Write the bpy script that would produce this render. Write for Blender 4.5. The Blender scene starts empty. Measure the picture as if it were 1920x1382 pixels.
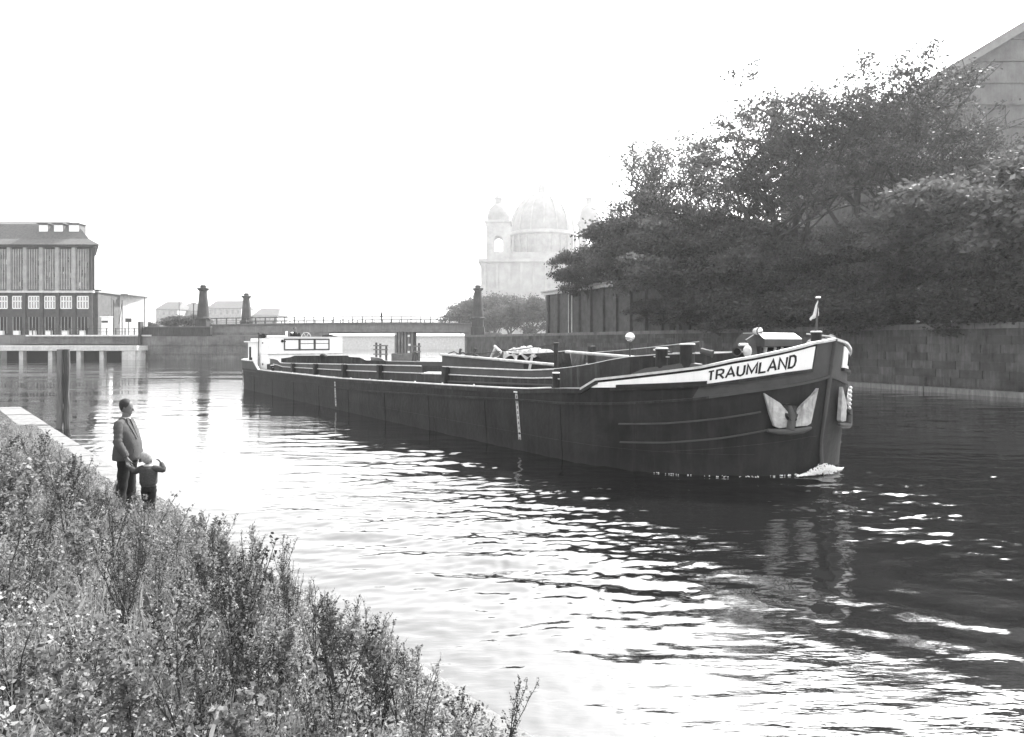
import bpy, math, random
import numpy as np
from mathutils import Vector, Matrix
R = math.radians
PI = math.pi
sc = bpy.context.scene
# ------------------------------------------------------------------ camera
F, HZ, CZ = 1334.0, 640.0, 2.75           # focal length in px of a 1920 wide frame, horizon row, eye height
cam_d = bpy.data.cameras.new('camera')
cam_d.sensor_width = 36.0
cam_d.lens = 36.0 * F / 1920.0
cam_d.shift_y = -(691.0 - HZ) / 1920.0
cam_d.clip_start = 0.1
cam_d.clip_end = 6000
cam = bpy.data.objects.new('camera', cam_d)
cam.location = (0, 0, CZ)
cam.rotation_euler = (R(90), 0, 0)
sc.collection.objects.link(cam)
sc.camera = cam
# ------------------------------------------------------------------ light
SUN_EL, SUN_AZ = 42.0, 38.0               # azimuth clockwise from the viewing direction (+Y)
SKY_STRENGTH, SKY_HAZE, SUN_STRENGTH, EXPOSURE = 0.15, 8.0, 4.5, 1.85
wd = bpy.data.worlds.new('World')
sc.world = wd
wd.use_nodes = True
nt = wd.node_tree
nt.nodes.clear()
w_out = nt.nodes.new('ShaderNodeOutputWorld')
w_bg = nt.nodes.new('ShaderNodeBackground')
w_sky = nt.nodes.new('ShaderNodeTexSky')
w_sky.sky_type = 'NISHITA'
w_sky.sun_disc = False
w_sky.sun_elevation = R(SUN_EL)
w_sky.sun_rotation = R(SUN_AZ)
w_sky.dust_density = 4.0
w_sky.air_density = 1.5
w_bw = nt.nodes.new('ShaderNodeRGBToBW')          # black and white film
w_mix = nt.nodes.new('ShaderNodeMixRGB')
w_mix.inputs[0].default_value = 0.25
w_mix.inputs[2].default_value = (SKY_HAZE, SKY_HAZE, SKY_HAZE, 1)   # even milky haze over the sky
nt.links.new(w_sky.outputs[0], w_bw.inputs[0])
nt.links.new(w_bw.outputs[0], w_mix.inputs[1])
nt.links.new(w_mix.outputs[0], w_bg.inputs[0])
w_bg.inputs[1].default_value = SKY_STRENGTH
nt.links.new(w_bg.outputs[0], w_out.inputs[0])
sun_d = bpy.data.lights.new('sun', 'SUN')
sun_d.energy = SUN_STRENGTH
sun_d.angle = R(2.0)
sun_d.color = (1, 0.995, 0.985)
sun = bpy.data.objects.new('sun', sun_d)
sv = Vector((math.sin(R(SUN_AZ)) * math.cos(R(SUN_EL)), math.cos(R(SUN_AZ)) * math.cos(R(SUN_EL)), math.sin(R(SUN_EL))))
sun.rotation_euler = sv.to_track_quat('Z', 'Y').to_euler()
sc.collection.objects.link(sun)
sc.view_settings.view_transform = 'Standard'
sc.view_settings.look = 'None'
sc.view_settings.exposure = EXPOSURE
sc.view_settings.gamma = 1
sc.view_settings.use_curve_mapping = False
sc.cycles.volume_bounces = 1
sc.cycles.volume_step_rate = 5
sc.cycles.max_bounces = 6
HAZE_DENSITY = 0.00030

# ------------------------------------------------------------------ materials (greys: the film is black and white)
MATS = {}
def mat(name, v, rough=0.8, var=0.25, scale=3.0, bump=0.0, bscale=None, metal=0.0, stretch=(1, 1, 1), spec=0.12, streak=0.0, streak_v=None, trans=0.0):
    m = bpy.data.materials.new(name)
    m.use_nodes = True
    t = m.node_tree
    b = t.nodes['Principled BSDF']
    b.inputs['Roughness'].default_value = rough
    b.inputs['Metallic'].default_value = metal
    b.inputs['Specular IOR Level'].default_value = spec
    tc = t.nodes.new('ShaderNodeTexCoord')
    mp = t.nodes.new('ShaderNodeMapping')
    mp.inputs['Scale'].default_value = stretch
    t.links.new(tc.outputs['Object'], mp.inputs[0])
    n = t.nodes.new('ShaderNodeTexNoise')
    n.inputs['Scale'].default_value = scale
    n.inputs['Detail'].default_value = 6
    n.inputs['Roughness'].default_value = 0.65
    t.links.new(mp.outputs[0], n.inputs['Vector'])
    r = t.nodes.new('ShaderNodeValToRGB')
    lo, hi = v * (1 - var), v * (1 + var)
    r.color_ramp.elements[0].position = 0.3
    r.color_ramp.elements[1].position = 0.7
    r.color_ramp.elements[0].color = (lo, lo, lo, 1)
    r.color_ramp.elements[1].color = (hi, hi, hi, 1)
    t.links.new(n.outputs['Fac'], r.inputs[0])
    col = r.outputs[0]
    if streak:
        mp2 = t.nodes.new('ShaderNodeMapping')
        mp2.inputs['Scale'].default_value = (2.2, 2.2, 0.25)
        t.links.new(tc.outputs['Object'], mp2.inputs[0])
        n2 = t.nodes.new('ShaderNodeTexNoise')
        n2.inputs['Scale'].default_value = 2.5
        n2.inputs['Detail'].default_value = 8
        n2.inputs['Roughness'].default_value = 0.7
        t.links.new(mp2.outputs[0], n2.inputs['Vector'])
        r2 = t.nodes.new('ShaderNodeValToRGB')
        r2.color_ramp.elements[0].position = 0.48
        r2.color_ramp.elements[1].position = 0.72
        mx = t.nodes.new('ShaderNodeMixRGB')
        t.links.new(n2.outputs['Fac'], r2.inputs[0])
        ml = t.nodes.new('ShaderNodeMath'); ml.operation = 'MULTIPLY'
        ml.inputs[1].default_value = streak
        t.links.new(r2.outputs[0], ml.inputs[0])
        t.links.new(ml.outputs[0], mx.inputs[0])
        t.links.new(col, mx.inputs[1])
        sv_ = v * 0.4 if streak_v is None else streak_v
        mx.inputs[2].default_value = (sv_, sv_, sv_, 1)
        col = mx.outputs[0]
    t.links.new(col, b.inputs['Base Color'])
    if bump:
        n3 = t.nodes.new('ShaderNodeTexNoise')
        n3.inputs['Scale'].default_value = bscale or scale * 4
        n3.inputs['Detail'].default_value = 5
        t.links.new(mp.outputs[0], n3.inputs['Vector'])
        bp = t.nodes.new('ShaderNodeBump')
        bp.inputs['Strength'].default_value = bump
        bp.inputs['Distance'].default_value = 0.05
        t.links.new(n3.outputs['Fac'], bp.inputs['Height'])
        t.links.new(bp.outputs[0], b.inputs['Normal'])
    if trans:
        tr = t.nodes.new('ShaderNodeBsdfTranslucent')
        t.links.new(col, tr.inputs[0])
        ms = t.nodes.new('ShaderNodeMixShader')
        ms.inputs[0].default_value = trans
        out = t.nodes['Material Output']
        t.links.new(b.outputs[0], ms.inputs[1])
        t.links.new(tr.outputs[0], ms.inputs[2])
        t.links.new(ms.outputs[0], out.inputs[0])
    MATS[name] = m
    return m
hull_m = mat('hull_paint', 0.018, 0.6, 0.55, 1.0, 0.35, 7, spec=0.15, streak=0.6, streak_v=0.036)
steel_m = mat('dark_steel', 0.026, 0.6, 0.4, 3, 0.2, 15, streak=0.5, streak_v=0.08)
grey_m = mat('grey_paint', 0.065, 0.6, 0.2, 3, 0.15, 15, streak=0.4, streak_v=0.06)
deck_m = mat('deck_paint', 0.34, 0.7, 0.35, 4, 0.2, 20, streak=0.4, streak_v=0.07)
inner_m = mat('hold_paint', 0.032, 0.7, 0.35, 2, 0.2, 10, streak=0.6, streak_v=0.1)
white_m = mat('white_paint', 0.84, 0.45, 0.06, 2, 0.08, 12, streak=0.25, streak_v=0.5)
fluke_m = mat('fluke_paint', 0.40, 0.7, 0.35, 6, 0.4, 20, streak=0.85, streak_v=0.10)
letter_m = mat('black_lettering', 0.02, 0.5, 0.1)
faint_m = mat('faded_lettering', 0.014, 0.7, 0.1)
pale_m = mat('pale_paint', 0.5, 0.6, 0.25, 6, 0.2, 30, streak=0.4, streak_v=0.25)
lamp_m = mat('lamp_reflector', 0.75, 0.15, 0.05, metal=0.9)
glass_m = mat('lamp_glass', 0.6, 0.05, 0.05, spec=0.8)
dglass_m = mat('window_glass', 0.25, 0.08, 0.3, 0.5, spec=0.9)
stone_m = mat('quay_stone', 0.13, 0.85, 0.4, 0.6, 0.5, 3, streak=0.7, streak_v=0.05)
stone2_m = mat('embankment_stone', 0.055, 0.85, 0.6, 0.9, 0.6, 4, streak=0.7, streak_v=0.13)
conc_m = mat('pale_concrete', 0.5, 0.85, 0.2, 2, 0.3, 12, streak=0.4, streak_v=0.3)
ledge_m = mat('ledge_concrete', 0.14, 0.9, 0.25, 5, 0.4, 30, streak=0.2, streak_v=0.25)
brick_m = mat('brick_wall', 0.075, 0.9, 0.3, 1.5, 0.3, 10, streak=0.4, streak_v=0.08)
brick2_m = mat('weathered_render', 0.30, 0.9, 0.25, 1.0, 0.3, 8, streak=0.5, streak_v=0.18)
slate_m = mat('slate_roof', 0.10, 0.8, 0.3, 3, 0.4, 20)
gable_m = mat('gable_stone', 0.14, 0.85, 0.35, .5, 0.3, 6, streak=0.6, streak_v=0.09)
roof2_m = mat('pale_roof', 0.2, 0.8, 0.2, 1, 0.3, 12)
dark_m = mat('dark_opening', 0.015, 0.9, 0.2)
iron_m = mat('bridge_iron', 0.17, 0.6, 0.25, 1, streak=0.4, streak_v=0.05)
granite_m = mat('pylon_stone', 0.04, 0.85, 0.3, 1, 0.4, 6, streak=0.4, streak_v=0.12)
rail_m = mat('railing_paint', 0.05, 0.6, 0.2)
dom_m = mat('cathedral_stone', 0.25, 0.9, 0.25, 0.2)
copper_m = mat('copper_dome', 0.20, 0.7, 0.2, 0.2)
wood_m = mat('old_timber', 0.06, 0.9, 0.4, 6, 0.6, 25, stretch=(1, 1, .15), streak=0.5, streak_v=0.16)
wood2_m = mat('grey_timber', 0.16, 0.9, 0.4, 6, 0.6, 25, stretch=(1, 1, .15), streak=0.5, streak_v=0.05)
bark_m = mat('tree_bark', 0.045, 0.95, 0.3, 4, 0.5, 20)
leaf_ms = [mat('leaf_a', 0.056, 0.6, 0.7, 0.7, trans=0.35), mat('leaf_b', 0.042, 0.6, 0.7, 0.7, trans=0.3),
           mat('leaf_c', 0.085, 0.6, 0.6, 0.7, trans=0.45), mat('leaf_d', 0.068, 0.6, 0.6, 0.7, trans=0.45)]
weed_m = mat('weed_leaf', 0.19, 0.7, 0.7, 3, trans=0.35)
weed2_m = mat('weed_leaf_dark', 0.03, 0.7, 0.4, 3, trans=0.3)
stalk_m = mat('weed_stalk', 0.05, 0.8, 0.3)
grass_m = mat('grass_blade', 0.26, 0.7, 0.45, 2, trans=0.3)
soil_m = mat('bank_soil', 0.03, 0.95, 0.4, 2, 0.8, 12)
land_m = mat('land_ground', 0.16, 0.95, 0.3, 0.3, 0.3, 3)
skin_m = mat('skin', 0.11, 0.55, 0.08, 20)
hair_m = mat('dark_hair', 0.03, 0.6, 0.3, 40, 0.3)
blond_m = mat('blond_hair', 0.32, 0.6, 0.25, 40, 0.5)
tweed_m = mat('tweed_jacket', 0.07, 0.95, 0.4, 90, 0.4, 160)
trou_m = mat('dark_trousers', 0.02, 0.9, 0.2, 30, 0.2)
knit_m = mat('knitted_jumper', 0.055, 0.95, 0.35, 60, 0.5, 120)
shirt_m = mat('pale_collar', 0.35, 0.8, 0.05)
shoe_m = mat('leather_shoe', 0.05, 0.4, 0.1)
black_m = mat('black_cloth', 0.015, 0.9, 0.2)
foam_m = mat('foam_white', 0.8, 0.8, 0.08, 20)
tarp_m = mat('pale_tarpaulin', 0.35, 0.8, 0.2, 4, 0.5, 12)

# ------------------------------------------------------------------ helpers
col = sc.collection
ROOT = {}
def tag(o, label=None, cat=None, group=None, kind=None):
    if label: o['label'] = label
    if cat: o['category'] = cat
    if group: o['group'] = group
    if kind: o['kind'] = kind
    return o
def empty(name, loc, label=None, cat=None, group=None, rz=0):
    o = bpy.data.objects.new(name, None)
    o.empty_display_size = 0.3
    o.location = loc
    o.rotation_euler = (0, 0, rz)
    col.objects.link(o)
    ROOT[o.name] = Vector(loc)
    return tag(o, label, cat, group)
class MB:
    def __init__(s):
        s.v = []; s.f = []
    def add(s, vs, fs):
        b = len(s.v)
        s.v.extend([tuple(p) for p in vs]); s.f.extend([tuple(b + i for i in f) for f in fs])
        return s
    def box(s, c, d, rz=0, tx=0):
        hx, hy, hz = d[0] / 2, d[1] / 2, d[2] / 2
        M = Matrix.Rotation(rz, 3, 'Z') @ Matrix.Rotation(tx, 3, 'X')
        vs = [Vector(c) + M @ Vector((x * hx, y * hy, z * hz)) for z in (-1, 1) for y in (-1, 1) for x in (-1, 1)]
        return s.add(vs, [(0, 2, 3, 1), (4, 5, 7, 6), (0, 1, 5, 4), (2, 6, 7, 3), (0, 4, 6, 2), (1, 3, 7, 5)])
    def bar(s, a, b, w, h=None, up=(0, 0, 1)):      # rectangular bar from a to b
        h = h or w
        a = Vector(a); b = Vector(b); d = (b - a).normalized()
        x = d.cross(Vector(up))
        if x.length < 1e-4: x = d.cross(Vector((1, 0, 0)))
        x.normalize(); y = x.cross(d)
        vs = [p + x * sx * w / 2 + y * sy * h / 2 for p in (a, b) for sx, sy in ((-1, -1), (1, -1), (1, 1), (-1, 1))]
        return s.add(vs, [(0, 1, 2, 3), (7, 6, 5, 4), (0, 4, 5, 1), (1, 5, 6, 2), (2, 6, 7, 3), (3, 7, 4, 0)])
    def tube(s, pts, r, n=8, cap=True, squash=None):
        pts = [Vector(p) for p in pts]
        rs = r if isinstance(r, (list, tuple)) else [r] * len(pts)
        rings = []
        px_ = None
        for i, p in enumerate(pts):
            d = (pts[min(i + 1, len(pts) - 1)] - pts[max(i - 1, 0)])
            if d.length < 1e-9: d = Vector((0, 0, 1))
            d.normalize()
            if px_ is None:
                x = d.cross(Vector((0, 0, 1)))
                if x.length < 1e-3: x = d.cross(Vector((0, 1, 0)))
            else:
                x = px_ - d * px_.dot(d)
                if x.length < 1e-4: x = d.cross(Vector((0, 1, 0)))
            x.normalize(); px_ = x
            y = d.cross(x)
            rings.append([p + (x * math.cos(2 * PI * k / n) + y * math.sin(2 * PI * k / n)) * rs[i] for k in range(n)])
        vs = [q for rg in rings for q in rg]
        fs = []
        for i in range(len(pts) - 1):
            for k in range(n):
                k2 = (k + 1) % n
                fs.append((i * n + k, i * n + k2, (i + 1) * n + k2, (i + 1) * n + k))
        if cap:
            fs.append(tuple(range(n - 1, -1, -1))); fs.append(tuple((len(pts) - 1) * n + k for k in range(n)))
        return s.add(vs, fs)
    def lathe(s, c, prof, n=16, rot=0.0):           # profile of (radius, z)
        vs = []; fs = []
        for r, z in prof:
            for k in range(n):
                a = 2 * PI * k / n + rot
                vs.append((c[0] + r * math.cos(a), c[1] + r * math.sin(a), c[2] + z))
        for i in range(len(prof) - 1):
            for k in range(n):
                k2 = (k + 1) % n
                fs.append((i * n + k, i * n + k2, (i + 1) * n + k2, (i + 1) * n + k))
        fs.append(tuple(range(n - 1, -1, -1))); fs.append(tuple((len(prof) - 1) * n + k for k in range(n)))
        return s.add(vs, fs)
    def ball(s, c, r, n=10, sq=(1, 1, 1)):
        m = n // 2 + 1
        vs = []; fs = []
        for i in range(m + 1):
            th = PI * i / m
            for k in range(n):
                a = 2 * PI * k / n
                vs.append((c[0] + r * sq[0] * math.sin(th) * math.cos(a), c[1] + r * sq[1] * math.sin(th) * math.sin(a), c[2] + r * sq[2] * math.cos(th)))
        for i in range(m):
            for k in range(n):
                k2 = (k + 1) % n
                fs.append((i * n + k, (i + 1) * n + k, (i + 1) * n + k2, i * n + k2))
        return s.add(vs, fs)
    def prism(s, poly, z0, z1):                     # poly in xy, anticlockwise
        n = len(poly)
        return s.add([(x, y, z0) for x, y in poly] + [(x, y, z1) for x, y in poly],
                     [tuple(range(n - 1, -1, -1)), tuple(range(n, 2 * n))] + [(i, (i + 1) % n, n + (i + 1) % n, n + i) for i in range(n)])
    def slab(s, poly, nrm, t):                      # 3d polygon extruded by t along nrm
        n = len(poly); nrm = Vector(nrm).normalized() * t
        P = [Vector(p) for p in poly]
        return s.add(P + [p + nrm for p in P], [tuple(range(n - 1, -1, -1)), tuple(range(n, 2 * n))] + [(i, (i + 1) % n, n + (i + 1) % n, n + i) for i in range(n)])
    def ellrings(s, rings, n=16, cap=True):         # rings: (cx, cy, cz, hx, hy[, rot])
        vs = []; fs = []
        for rg in rings:
            cx, cy, cz, hx, hy = rg[:5]; ro = rg[5] if len(rg) > 5 else 0
            for k in range(n):
                a = 2 * PI * k / n
                x = hx * math.cos(a); y = hy * math.sin(a)
                vs.append((cx + x * math.cos(ro) - y * math.sin(ro), cy + x * math.sin(ro) + y * math.cos(ro), cz))
        for i in range(len(rings) - 1):
            for k in range(n):
                k2 = (k + 1) % n
                fs.append((i * n + k, i * n + k2, (i + 1) * n + k2, (i + 1) * n + k))
        if cap:
            fs.append(tuple(range(n - 1, -1, -1))); fs.append(tuple((len(rings) - 1) * n + k for k in range(n)))
        return s.add(vs, fs)
    def mesh(s, name, m, off=None, smooth=False):
        me = bpy.data.meshes.new(name)
        if off is not None and off.length > 0:
            ox, oy, oz = off
            vs = [(a - ox, b - oy, c - oz) for a, b, c in s.v]
        else: vs = s.v
        me.from_pydata(vs, [], s.f)
        me.update()
        me.materials.append(m)
        if smooth:
            me.polygons.foreach_set('use_smooth', [True] * len(me.polygons))
        return me
    def build(s, name, m, parent=None, smooth=False, base=None, local=False, bevel=0):
        root = parent
        while root is not None and root.parent is not None: root = root.parent
        off = Vector((0, 0, 0))
        if root is not None and not local: off = ROOT.get(root.name, Vector((0, 0, 0)))
        if parent is None and base is not None: off = Vector(base)
        me = s.mesh(name, m, off, smooth)
        o = bpy.data.objects.new(name, me)
        if parent is None and base is not None:
            o.location = base; ROOT[o.name] = Vector(base)
        col.objects.link(o)
        if parent is not None: o.parent = parent
        if smooth and hasattr(me, 'set_sharp_from_angle'):
            me.set_sharp_from_angle(angle=R(40))
        if bevel:
            md = o.modifiers.new('bevel', 'BEVEL'); md.width = bevel; md.segments = 2; md.limit_method = 'ANGLE'
        return o
def copy_tree(o, parent=None):
    c = o.copy(); col.objects.link(c); c.parent = parent
    for ch in list(o.children): copy_tree(ch, c)
    return c
def interp(x, tab):
    if x <= tab[0][0]: return tab[0][1]
    for (a, va), (b, vb) in zip(tab, tab[1:]):
        if x <= b: return va + (vb - va) * (x - a) / (b - a)
    return tab[-1][1]
def at(px, py, Y):                                  # a point of the place from its bearing and its distance
    return Vector(((px - 960.0) / F * Y, Y, CZ + (HZ - py) / F * Y))

# ------------------------------------------------------------------ water
def build_water():
    rng = np.random.RandomState(4)
    ys = [1.2]
    while ys[-1] < 600:
        y = ys[-1]
        ys.append(y + max(0.035, y * y / 1955.0 * (0.6 if y < 40 else 0.8), y * 0.004 if y < 150 else y * .1))
    ys = np.array(ys)
    nc = 760
    th = np.tan(np.linspace(-R(52), R(52), nc)) * 1.0
    Yg, Tg = np.meshgrid(ys, th, indexing='ij')
    Xg = Yg * Tg
    dist = np.sqrt(Xg ** 2 + Yg ** 2)
    dy = np.gradient(ys)[:, None] * np.ones_like(Yg)
    Z = np.zeros_like(Xg)
    # patches of rougher and calmer water
    patch = np.zeros_like(Xg)
    for i in range(10):
        k = 2 * PI / rng.uniform(4, 16); a = rng.uniform(0, PI * 2)
        patch += np.sin(k * (np.cos(a) * Xg + np.sin(a) * Yg * 0.8) + rng.uniform(0, 7))
    patch = 0.62 + 0.17 * patch
    patch = np.clip(patch, 0.12, 1.3)
    side = 1 / (1 + np.exp(-(Xg - (-1.0) + 0.10 * (Yg - 8)) / 1.6))   # livelier towards the boat's wash on the right
    patch = patch * (0.42 + 0.58 * side)
    patch = patch * (1 - .38 / (1 + np.exp(-(Yg - 11.5))) / (1 + np.exp(-(Xg - 3.0))))
    for i in range(130):
        lam = 0.14 * (2.2 / 0.14) ** rng.uniform()
        a = PI / 2 + rng.normal(0, 0.36 if i % 3 else 0.85)
        k = 2 * PI / lam
        slope = 0.0160 * (lam / 0.6) ** -0.45
        amp = slope / k
        fade = np.clip((lam / (2.2 * dy)) - 0.5, 0, 1) * np.clip((lam / (2.5 * Yg * 0.0031)) - .5, 0, 1)
        ph = k * (np.cos(a) * Xg + np.sin(a) * Yg) + rng.uniform(0, 7)
        ph = ph + 0.9 * np.sin(0.5 * Xg / lam * 0.5 + rng.uniform(0, 7)) + 0.7 * np.sin(0.33 * Yg / lam + rng.uniform(0, 7))
        Z += amp * fade * np.sin(ph)
    Z *= patch
    # wash of the barge: long curved swells in the right foreground
    r1 = np.sqrt((Xg - 9.5) ** 2 + (Yg - 17.5) ** 2)
    env = np.exp(-((r1 - 11.6) / 1.5) ** 2) * np.clip((Xg + 2.0) / 4, 0, 1)
    Z += 0.004 * env * np.sin(2 * PI * r1 / 0.85 + 1.6 * np.sin(Xg * 0.9) + 1.2 * np.sin(Yg * 1.3 + Xg * .4))
    env2 = np.exp(-((r1 - 6.3) / 1.3) ** 2) * np.clip((Xg - 1.5) / 4, 0, 1)
    Z += 0.005 * env2 * np.sin(2 * PI * r1 / 0.8)
    h, w = Xg.shape
    co = np.stack([Xg, Yg, Z], -1).reshape(-1, 3).astype(np.float32)
    idx = np.arange(h * w).reshape(h, w)
    q = np.stack([idx[:-1, :-1], idx[:-1, 1:], idx[1:, 1:], idx[1:, :-1]], -1).reshape(-1, 4)
    me = bpy.data.meshes.new('water')
    me.vertices.add(len(co)); me.vertices.foreach_set('co', co.ravel())
    me.loops.add(q.size); me.loops.foreach_set('vertex_index', q.ravel().astype(np.int32))
    me.polygons.add(len(q)); me.polygons.foreach_set('loop_start', np.arange(0, q.size, 4, dtype=np.int32))
    me.polygons.foreach_set('loop_total', np.full(len(q), 4, dtype=np.int32))
    me.polygons.foreach_set('use_smooth', np.ones(len(q), dtype=bool))
    me.update(); me.validate()
    m = bpy.data.materials.new('river_water')
    m.use_nodes = True
    t = m.node_tree
    b = t.nodes['Principled BSDF']
    b.inputs['Base Color'].default_value = (0.006, 0.006, 0.006, 1)
    b.inputs['Roughness'].default_value = 0.03
    b.inputs['IOR'].default_value = 2.2
    tc = t.nodes.new('ShaderNodeTexCoord')
    mp = t.nodes.new('ShaderNodeMapping'); mp.inputs['Scale'].default_value = (0.32, 1.0, 1.0)
    t.links.new(tc.outputs['Object'], mp.inputs[0])
    n1 = t.nodes.new('ShaderNodeTexNoise'); n1.inputs['Scale'].default_value = 5.0; n1.inputs['Detail'].default_value = 4
    n2 = t.nodes.new('ShaderNodeTexNoise'); n2.inputs['Scale'].default_value = 0.28; n2.inputs['Detail'].default_value = 2
    t.links.new(mp.outputs[0], n1.inputs['Vector']); t.links.new(mp.outputs[0], n2.inputs['Vector'])
    r = t.nodes.new('ShaderNodeMapRange'); r.inputs[1].default_value = 0.42; r.inputs[2].default_value = 0.6
    r.inputs[3].default_value = 0.04; r.inputs[4].default_value = 0.22
    t.links.new(n2.outputs['Fac'], r.inputs[0])
    bp = t.nodes.new('ShaderNodeBump'); bp.inputs['Distance'].default_value = 0.08
    t.links.new(r.outputs[0], bp.inputs['Strength'])
    t.links.new(n1.outputs['Fac'], bp.inputs['Height'])
    t.links.new(bp.outputs[0], b.inputs['Normal'])
    me.materials.append(m)
    o = bpy.data.objects.new('water', me); col.objects.link(o)
    tag(o, kind='structure')
build_water()

# ------------------------------------------------------------------ near bank
EX, EY = -2.85, 8.26                       # a point on the water's edge
eu = Vector((0.64, -0.768, 0)).normalized()
em = Vector((-0.768, -0.64, 0)).normalized()
def bank_z(p):
    if p < 0.75: return 0.15 + 0.03 * p
    return 0.17 + 0.40 * (p - 0.75) if p < 4.5 else 1.67 + 0.08 * (p - 4.5)
def bank_pt(t, p, dz=0): 
    v = Vector((EX, EY, 0)) + eu * t + em * p
    return Vector((v.x, v.y, bank_z(p) + dz))
def build_bank():
    m = MB()
    rng = random.Random(2)
    ts = [-34 + 1.1 * i for i in range(42)] ; ps = [0.72, 0.9, 1.3, 1.8, 2.4, 3.0, 3.7, 4.5, 8, 30]
    vs = []
    for t in ts:
        for p in ps:
            q = bank_pt(t, p)
            q.z += rng.uniform(-.05, .05) if p > 0.95 else -0.01
            vs.append(q)
    n = len(ps); fs = []
    for i in range(len(ts) - 1):
        for j in range(n - 1):
            fs.append((i * n + j, i * n + j + 1, (i + 1) * n + j + 1, (i + 1) * n + j))
    m.add(vs, fs)
    o = m.build('bank_ground', soil_m, smooth=True); tag(o, kind='structure')
    # paved ledge of slabs along the water, each its own slab
    L = empty('bank_ledge', bank_pt(0, 0.4), None); L['kind'] = 'structure'
    t = -26.0; 
    while t < 12:
        w = rng.uniform(0.85, 1.15)
        s = MB(); dz = rng.uniform(-.008, .008)
        a = [bank_pt(t + .012, 0), bank_pt(t + w - .012, 0), bank_pt(t + w - .012, .78), bank_pt(t + .012, .78)]
        s.slab([Vector((q.x, q.y, q.z + dz - 0.55)) for q in a], (0, 0, 1), 0.55)
        s.build('paving_slab', ledge_m, L)
        t += w
build_bank()

# ------------------------------------------------------------------ right embankment
WA, WB = Vector((24.0, 37.4, 0)), Vector((-6.8, 109.0, 0))
wd_ = (WB - WA).normalized()
WN = Vector((-wd_.y, wd_.x, 0))            # towards the river side?
if WN.dot(Vector((-1, 0, 0))) < 0: WN = -WN
WTOP = 3.7
def wall_pt(t, off=0, z=0):                # t metres from WA towards the bridge, off metres inland
    p = WA + wd_ * t - WN * off
    return Vector((p.x, p.y, z))
WLEN = (WB - WA).length
def build_right_wall():
    W = empty('embankment_wall', wall_pt(30, 0, 0), 'long stained stone embankment wall under the trees on the right bank', 'wall')
    m = MB()
    m.add([wall_pt(-60, 0, -1), wall_pt(WLEN, 0, -1), wall_pt(WLEN, 0.0, WTOP - .3), wall_pt(-60, 0.0, WTOP - .3),
           wall_pt(-60, 1, -1), wall_pt(WLEN, 1, -1), wall_pt(WLEN, 1, WTOP - .3), wall_pt(-60, 1, WTOP - .3)],
          [(0, 1, 2, 3), (7, 6, 5, 4), (3, 2, 6, 7), (1, 5, 6, 2), (0, 3, 7, 4)])
    m.build('wall_face', stone2_m, W)
    c = MB(); rng = random.Random(5)
    t = -40
    while t < WLEN - 1:
        c = MB(); w = 2.2
        a = [wall_pt(t + .02, -.12), wall_pt(t + w - .02, -.12), wall_pt(t + w - .02, .7), wall_pt(t + .02, .7)]
        c.slab([Vector((q.x, q.y, WTOP - .297)) for q in a], (0, 0, 1), .3)
        c.build('coping_stone', stone_m, W)
        t += w
    # courses of large blocks, standing a little proud of the joints
    blocks3 = [MB(), MB(), MB()]
    z = 0.35; k = 0
    while z < WTOP - .35:
        t = -8 + (0.6 if k % 2 else 0)
        while t < 60:
            w = rng.uniform(1.0, 1.5)
            pr = rng.uniform(.02, .05)
            a = [wall_pt(t + .02, 0.001, z), wall_pt(t + w - .02, 0.001, z), wall_pt(t + w - .02, 0.001, z + .42), wall_pt(t + .02, 0.001, z + .42)]
            rng.choice(blocks3).slab(a, WN, pr)
            t += w
        z += .45; k += 1
    st3 = mat('embankment_stone_dark', 0.047, 0.85, 0.5, 0.9, 0.6, 4, streak=0.6, streak_v=0.08); st4 = mat('embankment_stone_pale', 0.063, 0.85, 0.5, 0.9, 0.6, 4, streak=0.6, streak_v=0.16)
    for bm_, mm_ in zip(blocks3, (stone2_m, st3, st4)):
        b = bm_.build('wall_blocks', mm_, W); b['kind'] = 'stuff'
    # timber waling floating at the foot of the wall
    f = empty('timber_waling', wall_pt(5, -.5, 0), 'pale timber fender beam along the foot of the right embankment wall', 'fender beam')
    for i in range(8):
        g = MB(); t = -22 + i * 6
        g.bar(wall_pt(t, -.55, .12), wall_pt(t + 5.92, -.55, .12), 0.5, .3)
        g.build('beam', wood2_m, f)
    gr = MB()
    gr.add([wall_pt(-60, .9, WTOP - .15), wall_pt(WLEN + 2, .9, WTOP - .15), wall_pt(WLEN + 2, 90, WTOP + .2), wall_pt(-60, 90, WTOP + .2)], [(0, 1, 2, 3)])
    tag(gr.build('ground_right_bank', land_m), kind='structure')
    # rusty down-pipes on the wall and house behind
build_right_wall()

# ------------------------------------------------------------------ far ground, left quay
def build_land():
    m = MB()
    m.prism([(-400, 109), (-28.4, 109), (-34.5, 132), (-95, 150), (-95, 246), (-400, 246)], -1, 3.7)
    tag(m.build('ground_left_quay', land_m), kind='structure')
    m = MB()
    m.prism([(-900, 246), (900, 246), (900, 1480), (-900, 1480)], -1, 4.2)
    tag(m.build('ground_far_bank', land_m), kind='structure')
    m = MB(); m.prism([(-6.6, 109.6), (120, 109.6), (120, 245.9), (12, 245.9)], -1, 3.5)
    tag(m.build('ground_island', land_m), kind='structure')
build_land()

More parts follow.
